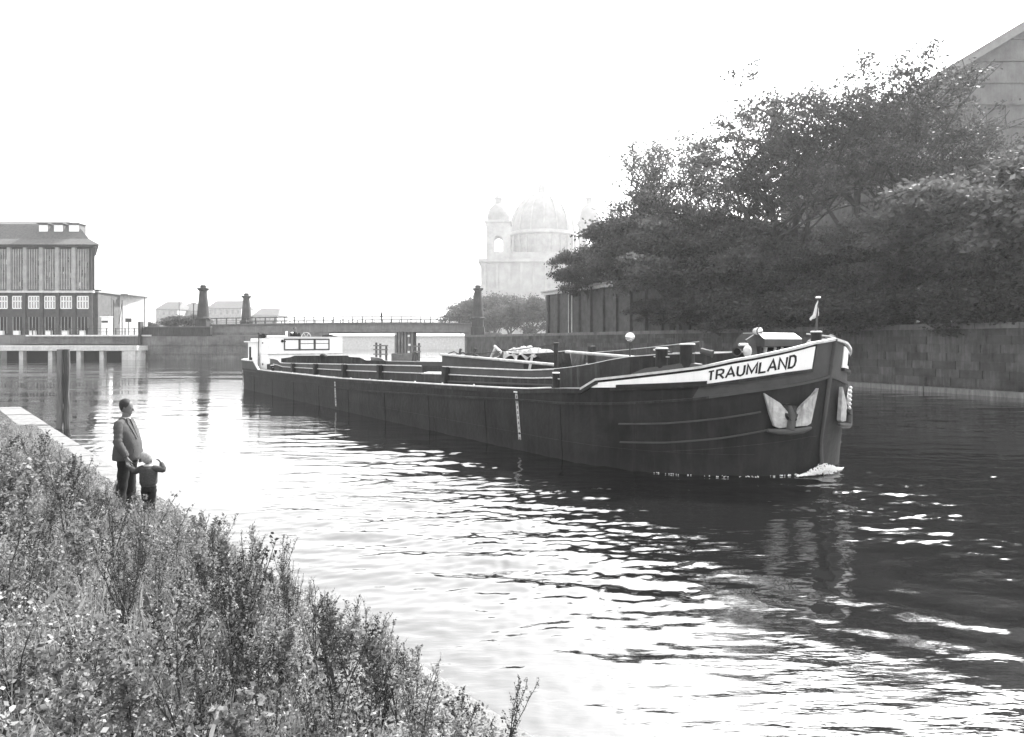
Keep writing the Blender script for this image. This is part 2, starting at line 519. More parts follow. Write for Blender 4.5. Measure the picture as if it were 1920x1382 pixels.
# ------------------------------------------------------------------ the barge
BD = (0.561, -0.8278); BN = (-0.8278, -0.561); BO = (6.42, 15.03)
def bp_(s, n, z):                          # s metres aft of the stem, n metres to port of the keel line
    return Vector((BO[0] - BD[0] * s + BN[0] * n, BO[1] - BD[1] * s + BN[1] * n, z))
S_END, S_R = 37.6, 33.3
def plan(u, z, side=1):                    # u: 0..1 bow, 1..2 straight side, 2..3 stern
    w = max(0.0, min(1.0, z / 2.84))
    s0 = -.42 * w; L = 5.3 + .7 * w; B = 3.52 + .08 * w; p = 2.7; q = 1.95 - .25 * w
    if u <= 1:
        ph = u * PI / 2
        s = s0 + L * (1 - max(0, math.cos(ph)) ** (2 / p)); n = B * math.sin(ph) ** (2 / q)
    elif u <= 2:
        s = s0 + L + (S_R - s0 - L) * (u - 1); n = B
    else:
        ph = (u - 2) * PI / 2
        w2 = max(0.0, min(1.0, (z + .1) / 1.3))
        Ls = (S_END - S_R) - 1.3 * (1 - w2) ** 1.5
        s = S_R + Ls * math.sin(ph) ** (2 / 2.2); n = B * max(0, math.cos(ph)) ** (2 / 2.4)
    return s, n * side
def hp(u, z, side=1, off=0.0):             # hull surface point pushed outwards by off
    s, n = plan(u, z, side)
    if off:
        e = 0.004
        s1, n1 = plan(max(0, u - e), z, side); s2, n2 = plan(min(3, u + e), z, side)
        t = Vector((s2 - s1, n2 - n1)); 
        if t.length < 1e-6: t = Vector((0, side))
        t.normalize()
        nv = Vector((-t.y, t.x)) * (1 if side > 0 else -1)
        s += nv.x * off; n += nv.y * off
    return bp_(s, n, z)
def u_of_s(s, z=1.5):
    lo, hi = 0.0, 3.0
    for _ in range(40):
        mid = (lo + hi) / 2
        if plan(mid, z)[0] < s: lo = mid
        else: hi = mid
    return lo
DECK = [(3.2, 1.70), (4.43, 1.65), (5.83, 1.545), (10.65, 1.43), (18.97, 1.255), (29.4, 1.2), (38, 1.25)]
RAILU = [(0.0, 2.80), (.135, 2.718), (.197, 2.632), (.35, 2.44), (.408, 2.375), (.502, 2.23), (.65, 2.08), (.805, 1.915)]
def deck_z(s): return interp(s, DECK)
def top_z(u):                              # top edge of the shell plating
    if u <= .805: return interp(u, RAILU)
    if u < .85: return 1.915 + (1.70 - 1.915) * (u - .805) / .045
    s = plan(u, 1.5)[0]
    z = deck_z(s)
    if s > 31.6: z = 1.67
    elif s > 30.6: z += (1.67 - z) * (s - 30.6) / 1.0
    return z
UB = [i / 40 for i in range(33)] + [.812, .825, .85, .875, .9, .925, .95, .975] + [1 + i / 24 for i in range(22)] + \
     [u_of_s(s) for s in (30.0, 30.6, 31.1, 31.6, 32.4)] + [2 + i / 14 for i in range(15)]
UB = sorted(set(round(u, 4) for u in UB))
barge = empty('cargo_barge', bp_(18, 0, 0), 'long dark empty cargo barge with raised bow and white name board, gliding on the river', 'barge')

def build_hull():
    NZ = 14
    m = MB(); fs = []
    for side in (1, -1):
        base = len(m.v); vs = []
        for u in UB:
            zt = top_z(u)
            for j in range(NZ + 1):
                z = -0.5 + (zt + .5) * j / NZ
                p = hp(u, z, side)
                # the forefoot swells a little below the knuckle
                if u < .02 and z < .9: p += Vector((BD[0], BD[1], 0)) * 0.12 * max(0, 1 - abs(z - .05) / .55)
                vs.append(p)
        n = NZ + 1; f = []
        for i in range(len(UB) - 1):
            for j in range(NZ):
                q = (i * n + j, (i + 1) * n + j, (i + 1) * n + j + 1, i * n + j + 1)
                f.append(q if side > 0 else q[::-1])
        m.add(vs, f)
    o = m.build('hull', hull_m, barge, smooth=True)
    # lighter band of paint on the bow, a plate of its own, and the same abaft
    def patch(name, material, u0, u1, zl, zh, side, off, parent=barge, nu=24, nz=3, thick=True, slant=0.0):
        m = MB(); vs = []
        for i in range(nu + 1):
            for j in range(nz + 1):
                f = j / nz
                u = u0 + (u1 - u0) * i / nu - slant * (1 - f) * (1 if i == nu else i / nu)
                a, b = zl(u), zh(u)
                vs.append(hp(u, a + (b - a) * f, side, off))
        n = nz + 1; fs = []
        for i in range(nu):
            for j in range(nz):
                fs.append((i * n + j, (i + 1) * n + j, (i + 1) * n + j + 1, i * n + j + 1))
        k = len(vs)
        if thick:
            vs2 = []
            for i in range(nu + 1):
                for j in range(nz + 1):
                    f = j / nz
                    u = u0 + (u1 - u0) * i / nu - slant * (1 - f) * (1 if i == nu else i / nu)
                    a, b = zl(u), zh(u)
                    vs2.append(hp(u, a + (b - a) * f, side, -0.004))
            vs += vs2
            for i in range(nu):
                fs.append((i * n, k + i * n, k + (i + 1) * n, (i + 1) * n))
                fs.append((i * n + nz, (i + 1) * n + nz, k + (i + 1) * n + nz, k + i * n + nz))
            for j in range(nz):
                fs.append((j, j + 1, k + j + 1, k + j))
                a = nu * n
                fs.append((a + j, k + a + j, k + a + j + 1, a + j + 1))
        if side < 0: fs = [f[::-1] for f in fs]
        m.add(vs, fs)
        return m.build(name, material, parent, smooth=False)
    BB = [(.05, 2.23), (.122, 2.175), (.225, 2.116), (.368, 1.988), (.478, 1.873), (.748, 1.737), (.85, 1.697)]
    bb = lambda u: interp(u, BB)
    S2 = [(0, 2.03), (.123, 1.924), (.362, 1.729), (.527, 1.56), (.758, 1.398), (.942, 1.309), (1.0, 1.30)]
    def s2(u):
        if u <= 1: return interp(u, S2)
        return interp(plan(u, 1.2)[0], [(5.4, 1.30), (9.5, 1.14), (16.6, .92), (30, .84), (38, .9)])
    rt = lambda u: top_z(u) - .03
    boards = {}
    for side in (1, -1):
        g = patch('bow_band', grey_m, .0, .50, s2, lambda u: bb(u) - .02, side, .006, nz=4, slant=-.02)
        g2 = patch('stem_panel', grey_m, .0, .112, lambda u: bb(u) - .022, rt, side, .006, nu=6)
        boards[side] = patch('name_board', white_m, .122, .815, lambda u: bb(u) + .015, lambda u: min(rt(u) - .05, top_z(u) - .05), side, .02, nu=40, nz=4, slant=-.03)
        boards[side]['label'] = 'long white name board lettered TRAUMLAND on the %s bow' % ('near' if side > 0 else 'far')
        # mouldings
        patch('rubbing_strake', steel_m, .122, .76, lambda u: bb(u) - .05, lambda u: bb(u) + .012, side, .07, nu=40, nz=2)
        patch('rubbing_strake', hull_m, .48, .74, lambda u: bb(u) - .02, lambda u: bb(u) + .075, side, .10, nu=20, nz=2)
        patch('rubbing_strake', grey_m, .0, .47, lambda u: s2(u) - .03, lambda u: s2(u) + .025, side, .045, nu=24, nz=2)
        patch('rubbing_strake', steel_m, .47, 2.6, lambda u: s2(u) - .03, lambda u: s2(u) + .02, side, .04, nu=70, nz=2)
        patch('rubbing_strake', grey_m, .30, .735, lambda u: interp(u, [(.295, 1.327), (.433, 1.18), (.593, 1.045), (.735, .97)]) - .015,
              lambda u: interp(u, [(.295, 1.327), (.433, 1.18), (.593, 1.045), (.735, .97)]) + .015, side, .05, nu=24, nz=2)
        patch('rubbing_strake', grey_m, .265, .73, lambda u: interp(u, [(.262, .954), (.425, .776), (.588, .644), (.73, .58)]) - .015,
              lambda u: interp(u, [(.262, .954), (.425, .776), (.588, .644), (.73, .58)]) + .015, side, .05, nu=24, nz=2)
        patch('plate_seam', steel_m, .03, .60, lambda u: interp(u, [(.07, .77), (.333, .63), (.6, .45)]) - .006,
              lambda u: interp(u, [(.07, .77), (.333, .63), (.6, .45)]) + .006, side, .012, nu=24, nz=1)
        patch('rubbing_strake', steel_m, .80, 2.1, lambda u: top_z(u) - .11 if plan(u, 1.5)[0] < 30.5 else deck_z(32) - .11, lambda u: (top_z(u) if plan(u, 1.5)[0] < 30.5 else deck_z(32)) - .005, side, .05, nu=90, nz=2)
        patch('stern_band', grey_m, u_of_s(30.9), 3.0, lambda u: 1.06, lambda u: top_z(u) - .01, side, .006, nu=30, nz=2)
        for sv__ in (2.2, 4.3, 7.6, 10.9, 14.2, 17.6, 21.0, 24.5, 28.0, 31.5):
            uu = u_of_s(sv__); du = .004 if uu < 1 else .0012
            patch('plate_seam', hull_m, uu - du, uu + du, lambda u: -.2, lambda u: (s2(u) - .04), side, .014, nu=1, nz=4)
        patch('plate_seam', hull_m, .3, 2.7, lambda u: .42, lambda u: .445, side, .014, nu=60, nz=1)
        # rail cap
        us = [i / 60 * .805 for i in range(61)] + [.81, .82, .83, .845, .853]
        pts = [hp(u, top_z(u) + .0, side, .01) for u in us]
        c = MB()
        vs = []
        for p_, u in zip(pts, us):
            o_ = hp(u, top_z(u), side, .055) - p_; i_ = hp(u, top_z(u), side, -.07) - p_
            vs += [p_ + o_ + Vector((0, 0, -.03)), p_ + i_ + Vector((0, 0, -.03)), p_ + i_ + Vector((0, 0, .02)), p_ + o_ + Vector((0, 0, .02))]
        fs = []
        for i in range(len(us) - 1):
            for k in range(4):
                q = (i * 4 + k, i * 4 + (k + 1) % 4, (i + 1) * 4 + (k + 1) % 4, (i + 1) * 4 + k)
                fs.append(q)
        fs += [(0, 1, 2, 3), tuple(len(vs) - 4 + k for k in (3, 2, 1, 0))]
        c.add(vs, fs); c.build('rail_cap', pale_m, barge)
        us = [u_of_s(30.6), u_of_s(31.1), u_of_s(31.6), u_of_s(32.4)] + [2 + i / 20 for i in range(21)]
        c = MB(); c.tube([hp(u, top_z(u), side) for u in us], .035, 6); c.build('stern_rail_cap', pale_m, barge, smooth=True)
        # inner face of the bulwark
        patch('bulwark_lining', steel_m, 0, .8, lambda u: 1.6 + .35 * (1 - u), lambda u: top_z(u) - .035, side, -.09, nu=30, thick=False)
        patch('bulwark_lining', white_m, u_of_s(31.6), 3, lambda u: 1.1, lambda u: top_z(u) - .02, side, -.06, nu=20, thick=False)
    # stem bar down the crease
    c = MB()
    pts = [hp(0, z, 1) + Vector((BD[0], BD[1], 0)) * (.02 + (0.12 * max(0, 1 - abs(z - .05) / .55) if z < .9 else 0)) for z in [2.8 - 3.1 * i / 16 for i in range(17)]]
    c.tube(pts, [.05] * 9 + [.04] * 8, 6); c.build('stem_bar', grey_m, barge, smooth=True)
    # letters
    W = {'T': 11, 'R': 16, 'A': 17.5, 'U': 15.5, 'M': 21, 'L': 14, 'N': 18, 'D': 16}
    glyph = {
        'T': [[(0, 1), (1, 1)], [(.5, 1), (.5, 0)]],
        'R': [[(0.08, 0), (0.08, 1), (.6, 1), (.88, .9), (.92, .75), (.88, .58), (.6, .47), (.08, .47)], [(.5, .47), (1, 0)]],
        'A': [[(0, 0), (.5, 1), (1, 0)], [(.2, .33), (.8, .33)]],
        'U': [[(.06, 1), (.06, .3), (.18, .08), (.5, 0), (.82, .08), (.94, .3), (.94, 1)]],
        'M': [[(.04, 0), (.04, 1), (.5, .15), (.96, 1), (.96, 0)]],
        'L': [[(.06, 1), (.06, 0), (1, 0)]],
        'N': [[(.06, 0), (.06, 1), (.94, 0), (.94, 1)]],
        'D': [[(.06, 0), (.06, 1), (.55, 1), (.85, .85), (.95, .5), (.85, .15), (.55, 0), (.06, 0)]]}
    # arc length along the board for a port/starboard run of letters
    N_ = 400
    arc = [0.0]; us_ = [.05 + .6 * i / N_ for i in range(N_ + 1)]
    for i in range(N_): arc.append(arc[-1] + (hp(us_[i + 1], 2.1) - hp(us_[i], 2.1)).length)
    def u_at(a):
        return float(np.interp(a, arc, us_))
    aT = float(np.interp(.478, us_, arc)); aD = float(np.interp(.198, us_, arc))
    total = aT - aD
    word = 'TRAUMLAND'
    gap = 4.6; tot_w = sum(W[c] for c in word) + gap * (len(word) - 1) 
    sc_ = total / tot_w
    def ribbon(m, a0, wid, pts, side, st=.040):
        # wid and height in metres, centre line polyline to thick strokes with mitred joints, bent onto the hull
        P = [(x * wid, y) for x, y in pts]
        H_ = .225
        closed = pts[0] == pts[-1]
        n = len(P); L_ = []; R_ = []
        pp = [Vector((x, y * H_)) for x, y in P]
        for i in range(n):
            pv = pp[i - 1] if i > 0 else (pp[-2] if closed else None)
            nx = pp[i + 1] if i < n - 1 else (pp[1] if closed else None)
            d1 = (pp[i] - pv).normalized() if pv is not None else None
            d2 = (nx - pp[i]).normalized() if nx is not None else None
            if d1 is None: d1 = d2
            if d2 is None: d2 = d1
            n1 = Vector((-d1.y, d1.x)); n2 = Vector((-d2.y, d2.x)); mt = n1 + n2
            mt = mt.normalized() if mt.length > .05 else n1
            k = min(2.0, 1 / max(.3, mt.dot(n1)))
            L_.append(pp[i] + mt * st / 2 * k); R_.append(pp[i] - mt * st / 2 * k)
        for i in range(n - 1):
            seg = max(1, int((pp[i + 1] - pp[i]).length / .06))
            vs = []
            for j in range(seg + 1):
                f = j / seg
                for q in (L_[i].lerp(L_[i + 1], f), R_[i].lerp(R_[i + 1], f)):
                    a = (aT - a0 - q.x) if side > 0 else (aD + a0 + q.x)
                    u = u_at(a)
                    lo = bb(u) + .015; hi = rt(u) - .05
                    z = lo + (hi - lo) * (.21 + .60 * q.y / H_)
                    vs.append((u, z))
            V = [hp(u, z, side, .030) for u, z in vs] + [hp(u, z, side, .020) for u, z in vs]
            K = len(vs); fs = []
            for j in range(seg):
                a, b, c, d = 2 * j, 2 * j + 1, 2 * j + 3, 2 * j + 2
                fs += [(a, b, c, d), (a, d, d + K, a + K), (b, b + K, c + K, c)]
            m.add(V, fs)
    for side in (1, -1):
        a = 0.0
        for ch in word:
            m = MB()
            for pl in glyph[ch]: ribbon(m, a, W[ch] * sc_, pl, side)
            m.build('letter', letter_m, boards[side])
            a += (W[ch] + gap) * sc_
build_hull()

def build_barge_deck():
    # side decks, fore deck, hold
    for side in (1, -1):
        m = MB(); vs = []; ss = [3.0 + i * .8 for i in range(44)]
        for s in ss:
            z = deck_z(s); u = u_of_s(s, z); n_out = plan(u, z)[1] * .995
            vs += [bp_(s, side * n_out, z), bp_(s, side * min(2.9, n_out - .05), z + .0)]
        fs = [(2 * i, 2 * i + 1, 2 * i + 3, 2 * i + 2) if side < 0 else (2 * i, 2 * i + 2, 2 * i + 3, 2 * i + 1) for i in range(len(ss) - 1)]
        m.add(vs, fs); m.build('side_deck', deck_m, barge)
        # edge angle iron and lashing eyes
        e = MB(); e.tube([bp_(s, side * 3.52, deck_z(s) + .012) for s in [4.6 + i for i in range(27)]], .022, 5); e.build('deck_edge_bar', pale_m, barge)
        for i in range(12):
            s = 8.3 + i * 1.85
            b = MB(); b.ball(bp_(s, side * 3.42, deck_z(s) + .04), .03, 8); b.build('lashing_eye', pale_m, barge)
    m = MB()
    us = [i / 20 for i in range(17)]
    vs = []
    for u in us:
        z = min(top_z(u) - .38, 2.25)
        s, n = plan(u, z)
        vs += [bp_(s + .05, n * .985, z), bp_(s + .05, -n * .985, z)]
    m.add(vs, [(2 * i, 2 * i + 1, 2 * i + 3, 2 * i + 2) for i in range(len(us) - 1)])
    m.build('foredeck', deck_m, barge)
    m = MB(); m.add([bp_(4, 2.9, .25), bp_(4, -2.9, .25), bp_(30, -2.9, .25), bp_(30, 2.9, .25)], [(0, 1, 2, 3)]); m.build('hold_floor', inner_m, barge)
    m = MB(); m.add([bp_(30, 3.2, 1.2), bp_(30, -3.2, 1.2), bp_(37.3, -1.5, 1.15), bp_(37.3, 1.5, 1.15), bp_(35.5, 3.1, 1.15), bp_(35.5, -3.1, 1.15)], [(0, 4, 3, 2, 5, 1)]); m.build('after_deck', deck_m, barge)
    # coamings
    CT = [(2.6, 2.42), (3.8, 2.22), (5.2, 2.06), (6.4, 1.99), (10.65, 1.95), (12.5, 1.93), (28, 1.63), (28.6, 1.64), (29.2, 1.80), (30.6, 1.82)]
    for side in (1, -1):
        def plate(s0, s1, n, zl, zh, name, m_, step=.9, t=.03):
            k = max(1, int((s1 - s0) / step)); m = MB(); vs = []
            for i in range(k + 1):
                s = s0 + (s1 - s0) * i / k
                vs += [bp_(s, side * n, zl(s)), bp_(s, side * n, zh(s)), bp_(s, side * (n - t), zh(s)), bp_(s, side * (n - t), zl(s))]
            fs = [(0, 3, 2, 1), tuple(4 * k + q for q in (0, 1, 2, 3))]
            for i in range(k):
                for q in range(4):
                    fs.append((4 * i + q, 4 * i + (q + 1) % 4, 4 * i + 4 + (q + 1) % 4, 4 * i + 4 + q))
            m.add(vs, fs); return m.build(name, m_, barge)
        mid = lambda s: (interp(s, CT) * .55 + deck_z(s) * .45)
        ct = lambda s: interp(s, CT)
        plate(5.2, 30.6, 2.95, lambda s: .25, lambda s: mid(s), 'lower_coaming', inner_m)
        plate(5.2, 11.0, 2.93, lambda s: mid(s), ct, 'upper_coaming', grey_m)
        plate(12.5, 30.6, 2.93, lambda s: mid(s), ct, 'upper_coaming', grey_m, step=.5)
        plate(11.0, 12.5, 2.70, lambda s: mid(s) - .1, lambda s: ct(s) - .04, 'upper_coaming', steel_m)
        for a, b in ((5.2, 11.0), (12.5, 30.6)):
            c = MB(); k = int((b - a) * 2); c.tube([bp_(a + (b - a) * i / k, side * 2.945, ct(a + (b - a) * i / k)) for i in range(k + 1)], .022, 6); c.build('coaming_rim', pale_m, barge, smooth=True)
        c = MB(); c.tube([bp_(5.2 + i * .85, side * 2.965, mid(5.2 + i * .85)) for i in range(30)], .02, 6); c.build('coaming_stiffener', pale_m if side > 0 else steel_m, barge, smooth=True)
        for i in range(26):                 # rivets of the stiffener in the near part
            s = 5.35 + i * .30
            r_ = MB(); r_.ball(bp_(s, side * 2.975, mid(s) + .01), .016, 6); r_.build('rivet', pale_m, barge)
        c = MB(); c.bar(bp_(5.2, side * 2.99, deck_z(5.2) + .07), bp_(11, side * 2.99, deck_z(11) + .07), .05, .04); c.build('coaming_foot', grey_m, barge)
        for s in (10.68, 15.7, 19.3, 22.85, 26.2):
            c = MB(); z0 = deck_z(s); z1 = ct(s) + .01
            c.box(bp_(s, side * 3.03, (z0 + z1) / 2), (.22, .18, z1 - z0), rz=math.atan2(BD[1], BD[0]))
            c.build('coaming_post', steel_m, barge, bevel=.02)
    b = MB(); b.slab([bp_(11.1, 2.96, 1.70), bp_(12.45, 2.96, 1.66), bp_(12.45, 2.45, 1.76), bp_(11.1, 2.45, 1.80)], (0, 0, 1), .03); b.build('loose_board', white_m, barge)
    # after bulkhead of the hold, stepped top
    prof = [(2.92, 1.86), (2.45, 1.92), (2.2, 2.0), (-.70, 1.97), (-.74, 1.90), (-1.36, 1.86), (-1.75, 1.70), (-2.92, 1.66)]
    m = MB(); m.slab([bp_(28.5, 2.92, .25)] + [bp_(28.5, n, z) for n, z in prof] + [bp_(28.5, -2.92, .25)], (-BD[0], -BD[1], 0), .06)
    m.build('after_bulkhead', inner_m, barge)
    h = MB(); h.lathe(bp_(28.3, .75, 1.96), [(.22, 0), (.2, .06), (.12, .12), (.01, .14)], 12); h.build('hatch_dome', steel_m, barge, smooth=True)
    # breakwater round the fore end of the hold with a faded registration
    BW = [(5.2, 2.95, 2.06), (4.5, 2.95, 2.13), (3.8, 2.95, 2.22), (3.1, 2.92, 2.34), (2.6, 2.85, 2.41), (1.95, 2.5, 2.47), (1.6, 1.6, 2.48), (1.5, .6, 2.50), (1.5, -.6, 2.50), (1.6, -1.6, 2.48), (1.95, -2.5, 2.47), (2.6, -2.85, 2.41), (3.1, -2.92, 2.34), (3.8, -2.95, 2.22), (5.2, -2.95, 2.06)]
    for i in range(len(BW) - 1):
        a, b = BW[i], BW[i + 1]
        m = MB(); A0 = bp_(a[0], a[1], 1.45); B0 = bp_(b[0], b[1], 1.45); A1 = bp_(*a); B1 = bp_(*b)
        nv = (B0 - A0).cross(Vector((0, 0, 1))).normalized()
        m.slab([A0, B0, B1, A1], nv, .03)
        m.build('breakwater_plate', inner_m if i < 4 else steel_m, barge)
    m = MB(); m.tube([bp_(*p) for p in BW], .018, 6); m.build('breakwater_rim', pale_m, barge)
    def text_part(txt, size, p, xdir, name, m_):
        cu = bpy.data.curves.new(name, 'FONT'); cu.body = txt; cu.size = size; cu.extrude = .004
        o = bpy.data.objects.new(name, cu); 
        x = Vector(xdir).normalized(); z = Vector((0, 0, 1)); y = z
        nrm = x.cross(y).normalized()
        M = Matrix((x, y, nrm)).transposed().to_4x4(); M.translation = Vector(p)
        col.objects.link(o); dg = bpy.context.evaluated_depsgraph_get()
        me = bpy.data.meshes.new_from_object(o.evaluated_get(dg)); bpy.data.objects.remove(o)
        M.translation = Vector(p) - ROOT[barge.name]
        me.transform(M); me.materials.clear(); me.materials.append(m_)
        q = bpy.data.objects.new(name, me); col.objects.link(q); q.parent = barge
        return q
    xd = (BD[0], BD[1], 0)
    text_part('N 2470', .17, bp_(3.95, 2.962, 2.0), xd, 'registration_lettering', faint_m)
    # bollards
    def bollard(s, n, z0, z1, r, pin=True):
        m = MB(); m.lathe(bp_(s, n, z0), [(r * .95, 0), (r * .95, z1 - z0 - .05), (r, z1 - z0 - .04), (r, z1 - z0 - .012)], 20)
        b = m.build('bollard', steel_m, barge, smooth=True)
        c = MB(); c.lathe(bp_(s, n, z1 - .012), [(r * 1.03, 0), (r * 1.03, .022), (r * .8, .03)], 20); c.build('bollard_lit_cap', pale_m, b, smooth=True)  # light on the steel bollard's top put in as a pale cap
        if pin:
            c = MB(); zz = z0 + (z1 - z0) * .62; c.tube([bp_(s + .8 * r * 2, n + .0, zz), bp_(s - .8 * r * 2, n, zz)], .014, 6); c.build('bollard_pin', pale_m, b)
    bollard(1.75, 2.78, 2.14, 2.60, .135); bollard(1.3, 2.50, 2.20, 2.69, .16)
    bollard(4.72, 3.28, 1.63, 1.99, .09); bollard(28.9, 3.28, 1.2, 1.5, .10)
    bollard(1.75, -2.78, 2.14, 2.60, .135); bollard(1.3, -2.50, 2.20, 2.69, .16); bollard(4.72, -3.28, 1.63, 1.99, .09)
    bollard(-.02, .02, 2.45, 2.95, .115)
    c = MB()                                  # bollard bed along the rail
    us = [.50, .54, .58, .62, .66, .70]
    for i in range(len(us) - 1):
        vs = []
        for u in (us[i], us[i + 1]):
            zt = top_z(u); h = .10 if u < .69 else .02
            if u < .52: h = .02
            vs += [hp(u, zt + .02, 1, .03), hp(u, zt + .02 + h, 1, .0), hp(u, zt + .02 + h, 1, -.55), hp(u, zt + .02, 1, -.6)]
        c.add(vs, [(0, 4, 5, 1), (1, 5, 6, 2), (2, 6, 7, 3)] + ([(0, 1, 2, 3)] if i == 0 else []))
    c.build('bollard_bed', grey_m, barge)
    # mast stump by the hold with its stay, tarred boom on the coaming
    m = MB(); m.tube([bp_(5.6, 2.6, 1.5), bp_(5.6, 2.6, 2.70)], .055, 10); p = m.build('boom_post', steel_m, barge, smooth=True)
    m = MB(); m.lathe(bp_(5.6, 2.6, 2.68), [(.075, 0), (.075, .03), (.03, .04)], 10); m.build('post_cap', steel_m, p)
    pts = []
    A = bp_(5.6, 2.6, 2.68); Bq = bp_(11.0, 2.45, 2.34); Cq = bp_(15.0, 2.3, 2.0)
    for i in range(13):
        f = i / 12; q = A.lerp(Bq, f); q.z -= .05 * math.sin(PI * f); pts.append(q)
    m = MB(); m.tube(pts, .012, 5); m.build('stay_wire', steel_m, barge)
    m = MB(); m.tube([bp_(6.0, 2.3, 2.13), bp_(12.3, 2.3, 2.31)], .042, 10); m.build('hatch_pole', pale_m, barge, smooth=True)
    m = MB()
    pl = [(12.35, 1.5), (12.35, 2.27), (12.25, 2.36), (12.05, 2.34), (11.9, 2.27), (7.6, 2.14), (7.6, 1.5)]
    m.slab([bp_(s, 2.24, z) for s, z in pl], (BN[0], BN[1], 0), -.03); m.build('hold_partition', grey_m, barge)
    for i in range(3):                       # ropes and battens lying on the partition
        m = MB(); s = 11.9 - i * .6
        m.tube([bp_(s, 2.26, 2.34), bp_(s - .3, 2.2, 2.41 - i * .02), bp_(s - .8, 2.28, 2.33 - i * .02)], .02, 6); m.build('rope_coil', steel_m, barge)
    # pale spare boom and gear on the far side
    m = MB(); m.tube([bp_(6.2, 1.8, 2.47), bp_(3.4, 1.8, 2.36)], .04, 10); m.build('spare_boom', pale_m, barge, smooth=True)
    m = MB(); m.tube([bp_(5.4, 1.8, 1.6), bp_(5.4, 1.8, 2.46)], .015, 5); m.build('boom_crutch', steel_m, barge)
    m = MB(); m.box(bp_(9.0, -1.5, 2.1), (.2, .2, 1.0), rz=.5); m.build('winch_post', steel_m, barge, bevel=.02)
    m = MB(); m.box(bp_(2.9, 1.55, 2.3), (.32, .2, .45), rz=math.atan2(BD[1], BD[0])); m.build('gear_locker', steel_m, barge, bevel=.02)
    m = MB(); m.tube([bp_(2.75, 2.0, 2.56), bp_(2.45, 2.0, 2.49)], .02, 6); m.build('locker_handle', pale_m, barge)
    pa = bp_(8.6, .2, 2.45); pb = bp_(5.0, -2.2, 2.78)
    m = MB(); m.tube([pa, bp_(3.3, 1.9, 2.5), bp_(1.7, .2, 2.62), pb], .007, 4)
    q0 = at(1110, 661, 20); q1 = at(1315, 640, 17.2)
    m = MB(); m.tube([q0.lerp(q1, i / 8) - Vector((0, 0, .02 * math.sin(PI * i / 8))) for i in range(9)], .009, 5); m.build('guard_wire', pale_m, barge)
    m = MB(); m.tube([q1 + Vector((0, 0, .01)), Vector((q1.x, q1.y, 2.1))], .05, 8); m.build('guard_post', grey_m, barge, smooth=True)
    m = MB(); m.tube([bp_(1.75, 2.45, 2.50), bp_(1.3, 1.6, 2.52), bp_(1.0, .9, 2.53)], .012, 5); m.build('guard_wire', pale_m, barge)
    # searchlights
    def searchlight(P, r, yaw, stand):
        d = Vector((math.sin(yaw), math.cos(yaw), 0)) * -1
        m = MB(); P = Vector(P)
        m.tube([P - d * .16, P - d * .12, P - d * .05, P], [r * .35, r * .75, r * .95, r], 18)
        b = m.build('searchlight', pale_m, barge, smooth=True)
        m = MB(); m.tube([P + d * .002, P + d * .03], [r * 1.04, r * 1.04], 20); m.build('lamp_rim', grey_m, b, smooth=True)
        m = MB(); m.tube([P + d * .031, P + d * .045, P + d * .052], [r * .93, r * .7, r * .3], 18); m.build('lamp_glass', lamp_m, b, smooth=True)
        if stand:
            m = MB(); m.tube([P - Vector((0, 0, r)), P - Vector((0, 0, stand))], .018, 6)
            m.box(P - Vector((0, 0, r + .03)), (.06, .06, .05)); m.build('lamp_stand', steel_m, b)
    searchlight(bp_(3.1, 2.4, 2.85), .115, 0.12, .45)
    searchlight(bp_(.95, .62, 2.97), .085, -.5, .12)
    # cowl vents and drum by the foredeck
    def cowl(P, d, r, L_):
        P = Vector(P); d = Vector(d).normalized(); m = MB()
        m.tube([P - d * L_, P - d * .05, P], [r * .8, r * .85, r * 1.1], 16, cap=False)
        m.tube([P - d * (L_ - .005), P - d * L_], [r * .8, r * .3], 16)
        b = m.build('cowl_vent', grey_m, barge, smooth=True)
        m = MB(); m.tube([P - d * .06, P - d * .075], [r * .86, r * .5], 16); m.build('vent_mouth', dark_m, b)
        m = MB(); m.tube([P - d * L_ * .7 - Vector((0, 0, r * .6)), P - d * L_ * .7 - Vector((0, 0, .3))], r * .5, 8); m.build('vent_neck', steel_m, b)
    cowl(bp_(.95, 2.12, 2.49), (.85, -.45, -.25), .075, .26)
    cowl(bp_(.85, 1.5, 2.53), (-.5, -.9, 0), .085, .2)
    m = MB(); m.ball(bp_(.75, 1.28, 2.54), .115, 14, (.8, .8, 1.1)); m.build('cable_drum', pale_m, barge, smooth=True)
    # windlass under its hood
    wn = MB(); n0, n1 = .50, -.86; s_ = .92
    sec = [(s_ - .02, 2.64), (s_ - .02, 2.80), (s_ + .18, 2.93), (s_ + .55, 2.93), (s_ + .75, 2.80), (s_ + .75, 2.64)]
    w = MB()
    def hs(n): return [bp_(s, n, z) for s, z in sec]
    A = hs(n0); B_ = hs(n1)
    w.add(A + B_, [(0, 6, 7, 1), (3, 9, 10, 4), (4, 10, 11, 5)] + [(0, 1, 2, 3, 4, 5), (11, 10, 9, 8, 7, 6)])
    wl = w.build('windlass_hood', grey_m, barge)
    w = MB(); w.slab([A[1], B_[1], B_[2], A[2]], (0, 0, 1), .008); w.slab([A[2] + Vector((0,0,.001)), B_[2]+ Vector((0,0,.001)), B_[3], A[3]], (0, 0, 1), .008)
    w.build('hood_lit_top', white_m, wl)  # brightness of the lit upper faces painted white over the grey hood
    for n in (n0 - .05, n1 + .05):
        g = MB(); g.box(bp_(s_ + .35, n, 2.38), (.06, .5, .52), rz=math.atan2(BD[1], BD[0]) + PI / 2); g.build('windlass_frame', steel_m, wl)
    g = MB(); g.tube([bp_(s_ + .35, n0 - .1, 2.48), bp_(s_ + .35, n1 + .1, 2.48)], .13, 14); g.build('windlass_drum', dark_m, wl, smooth=True)
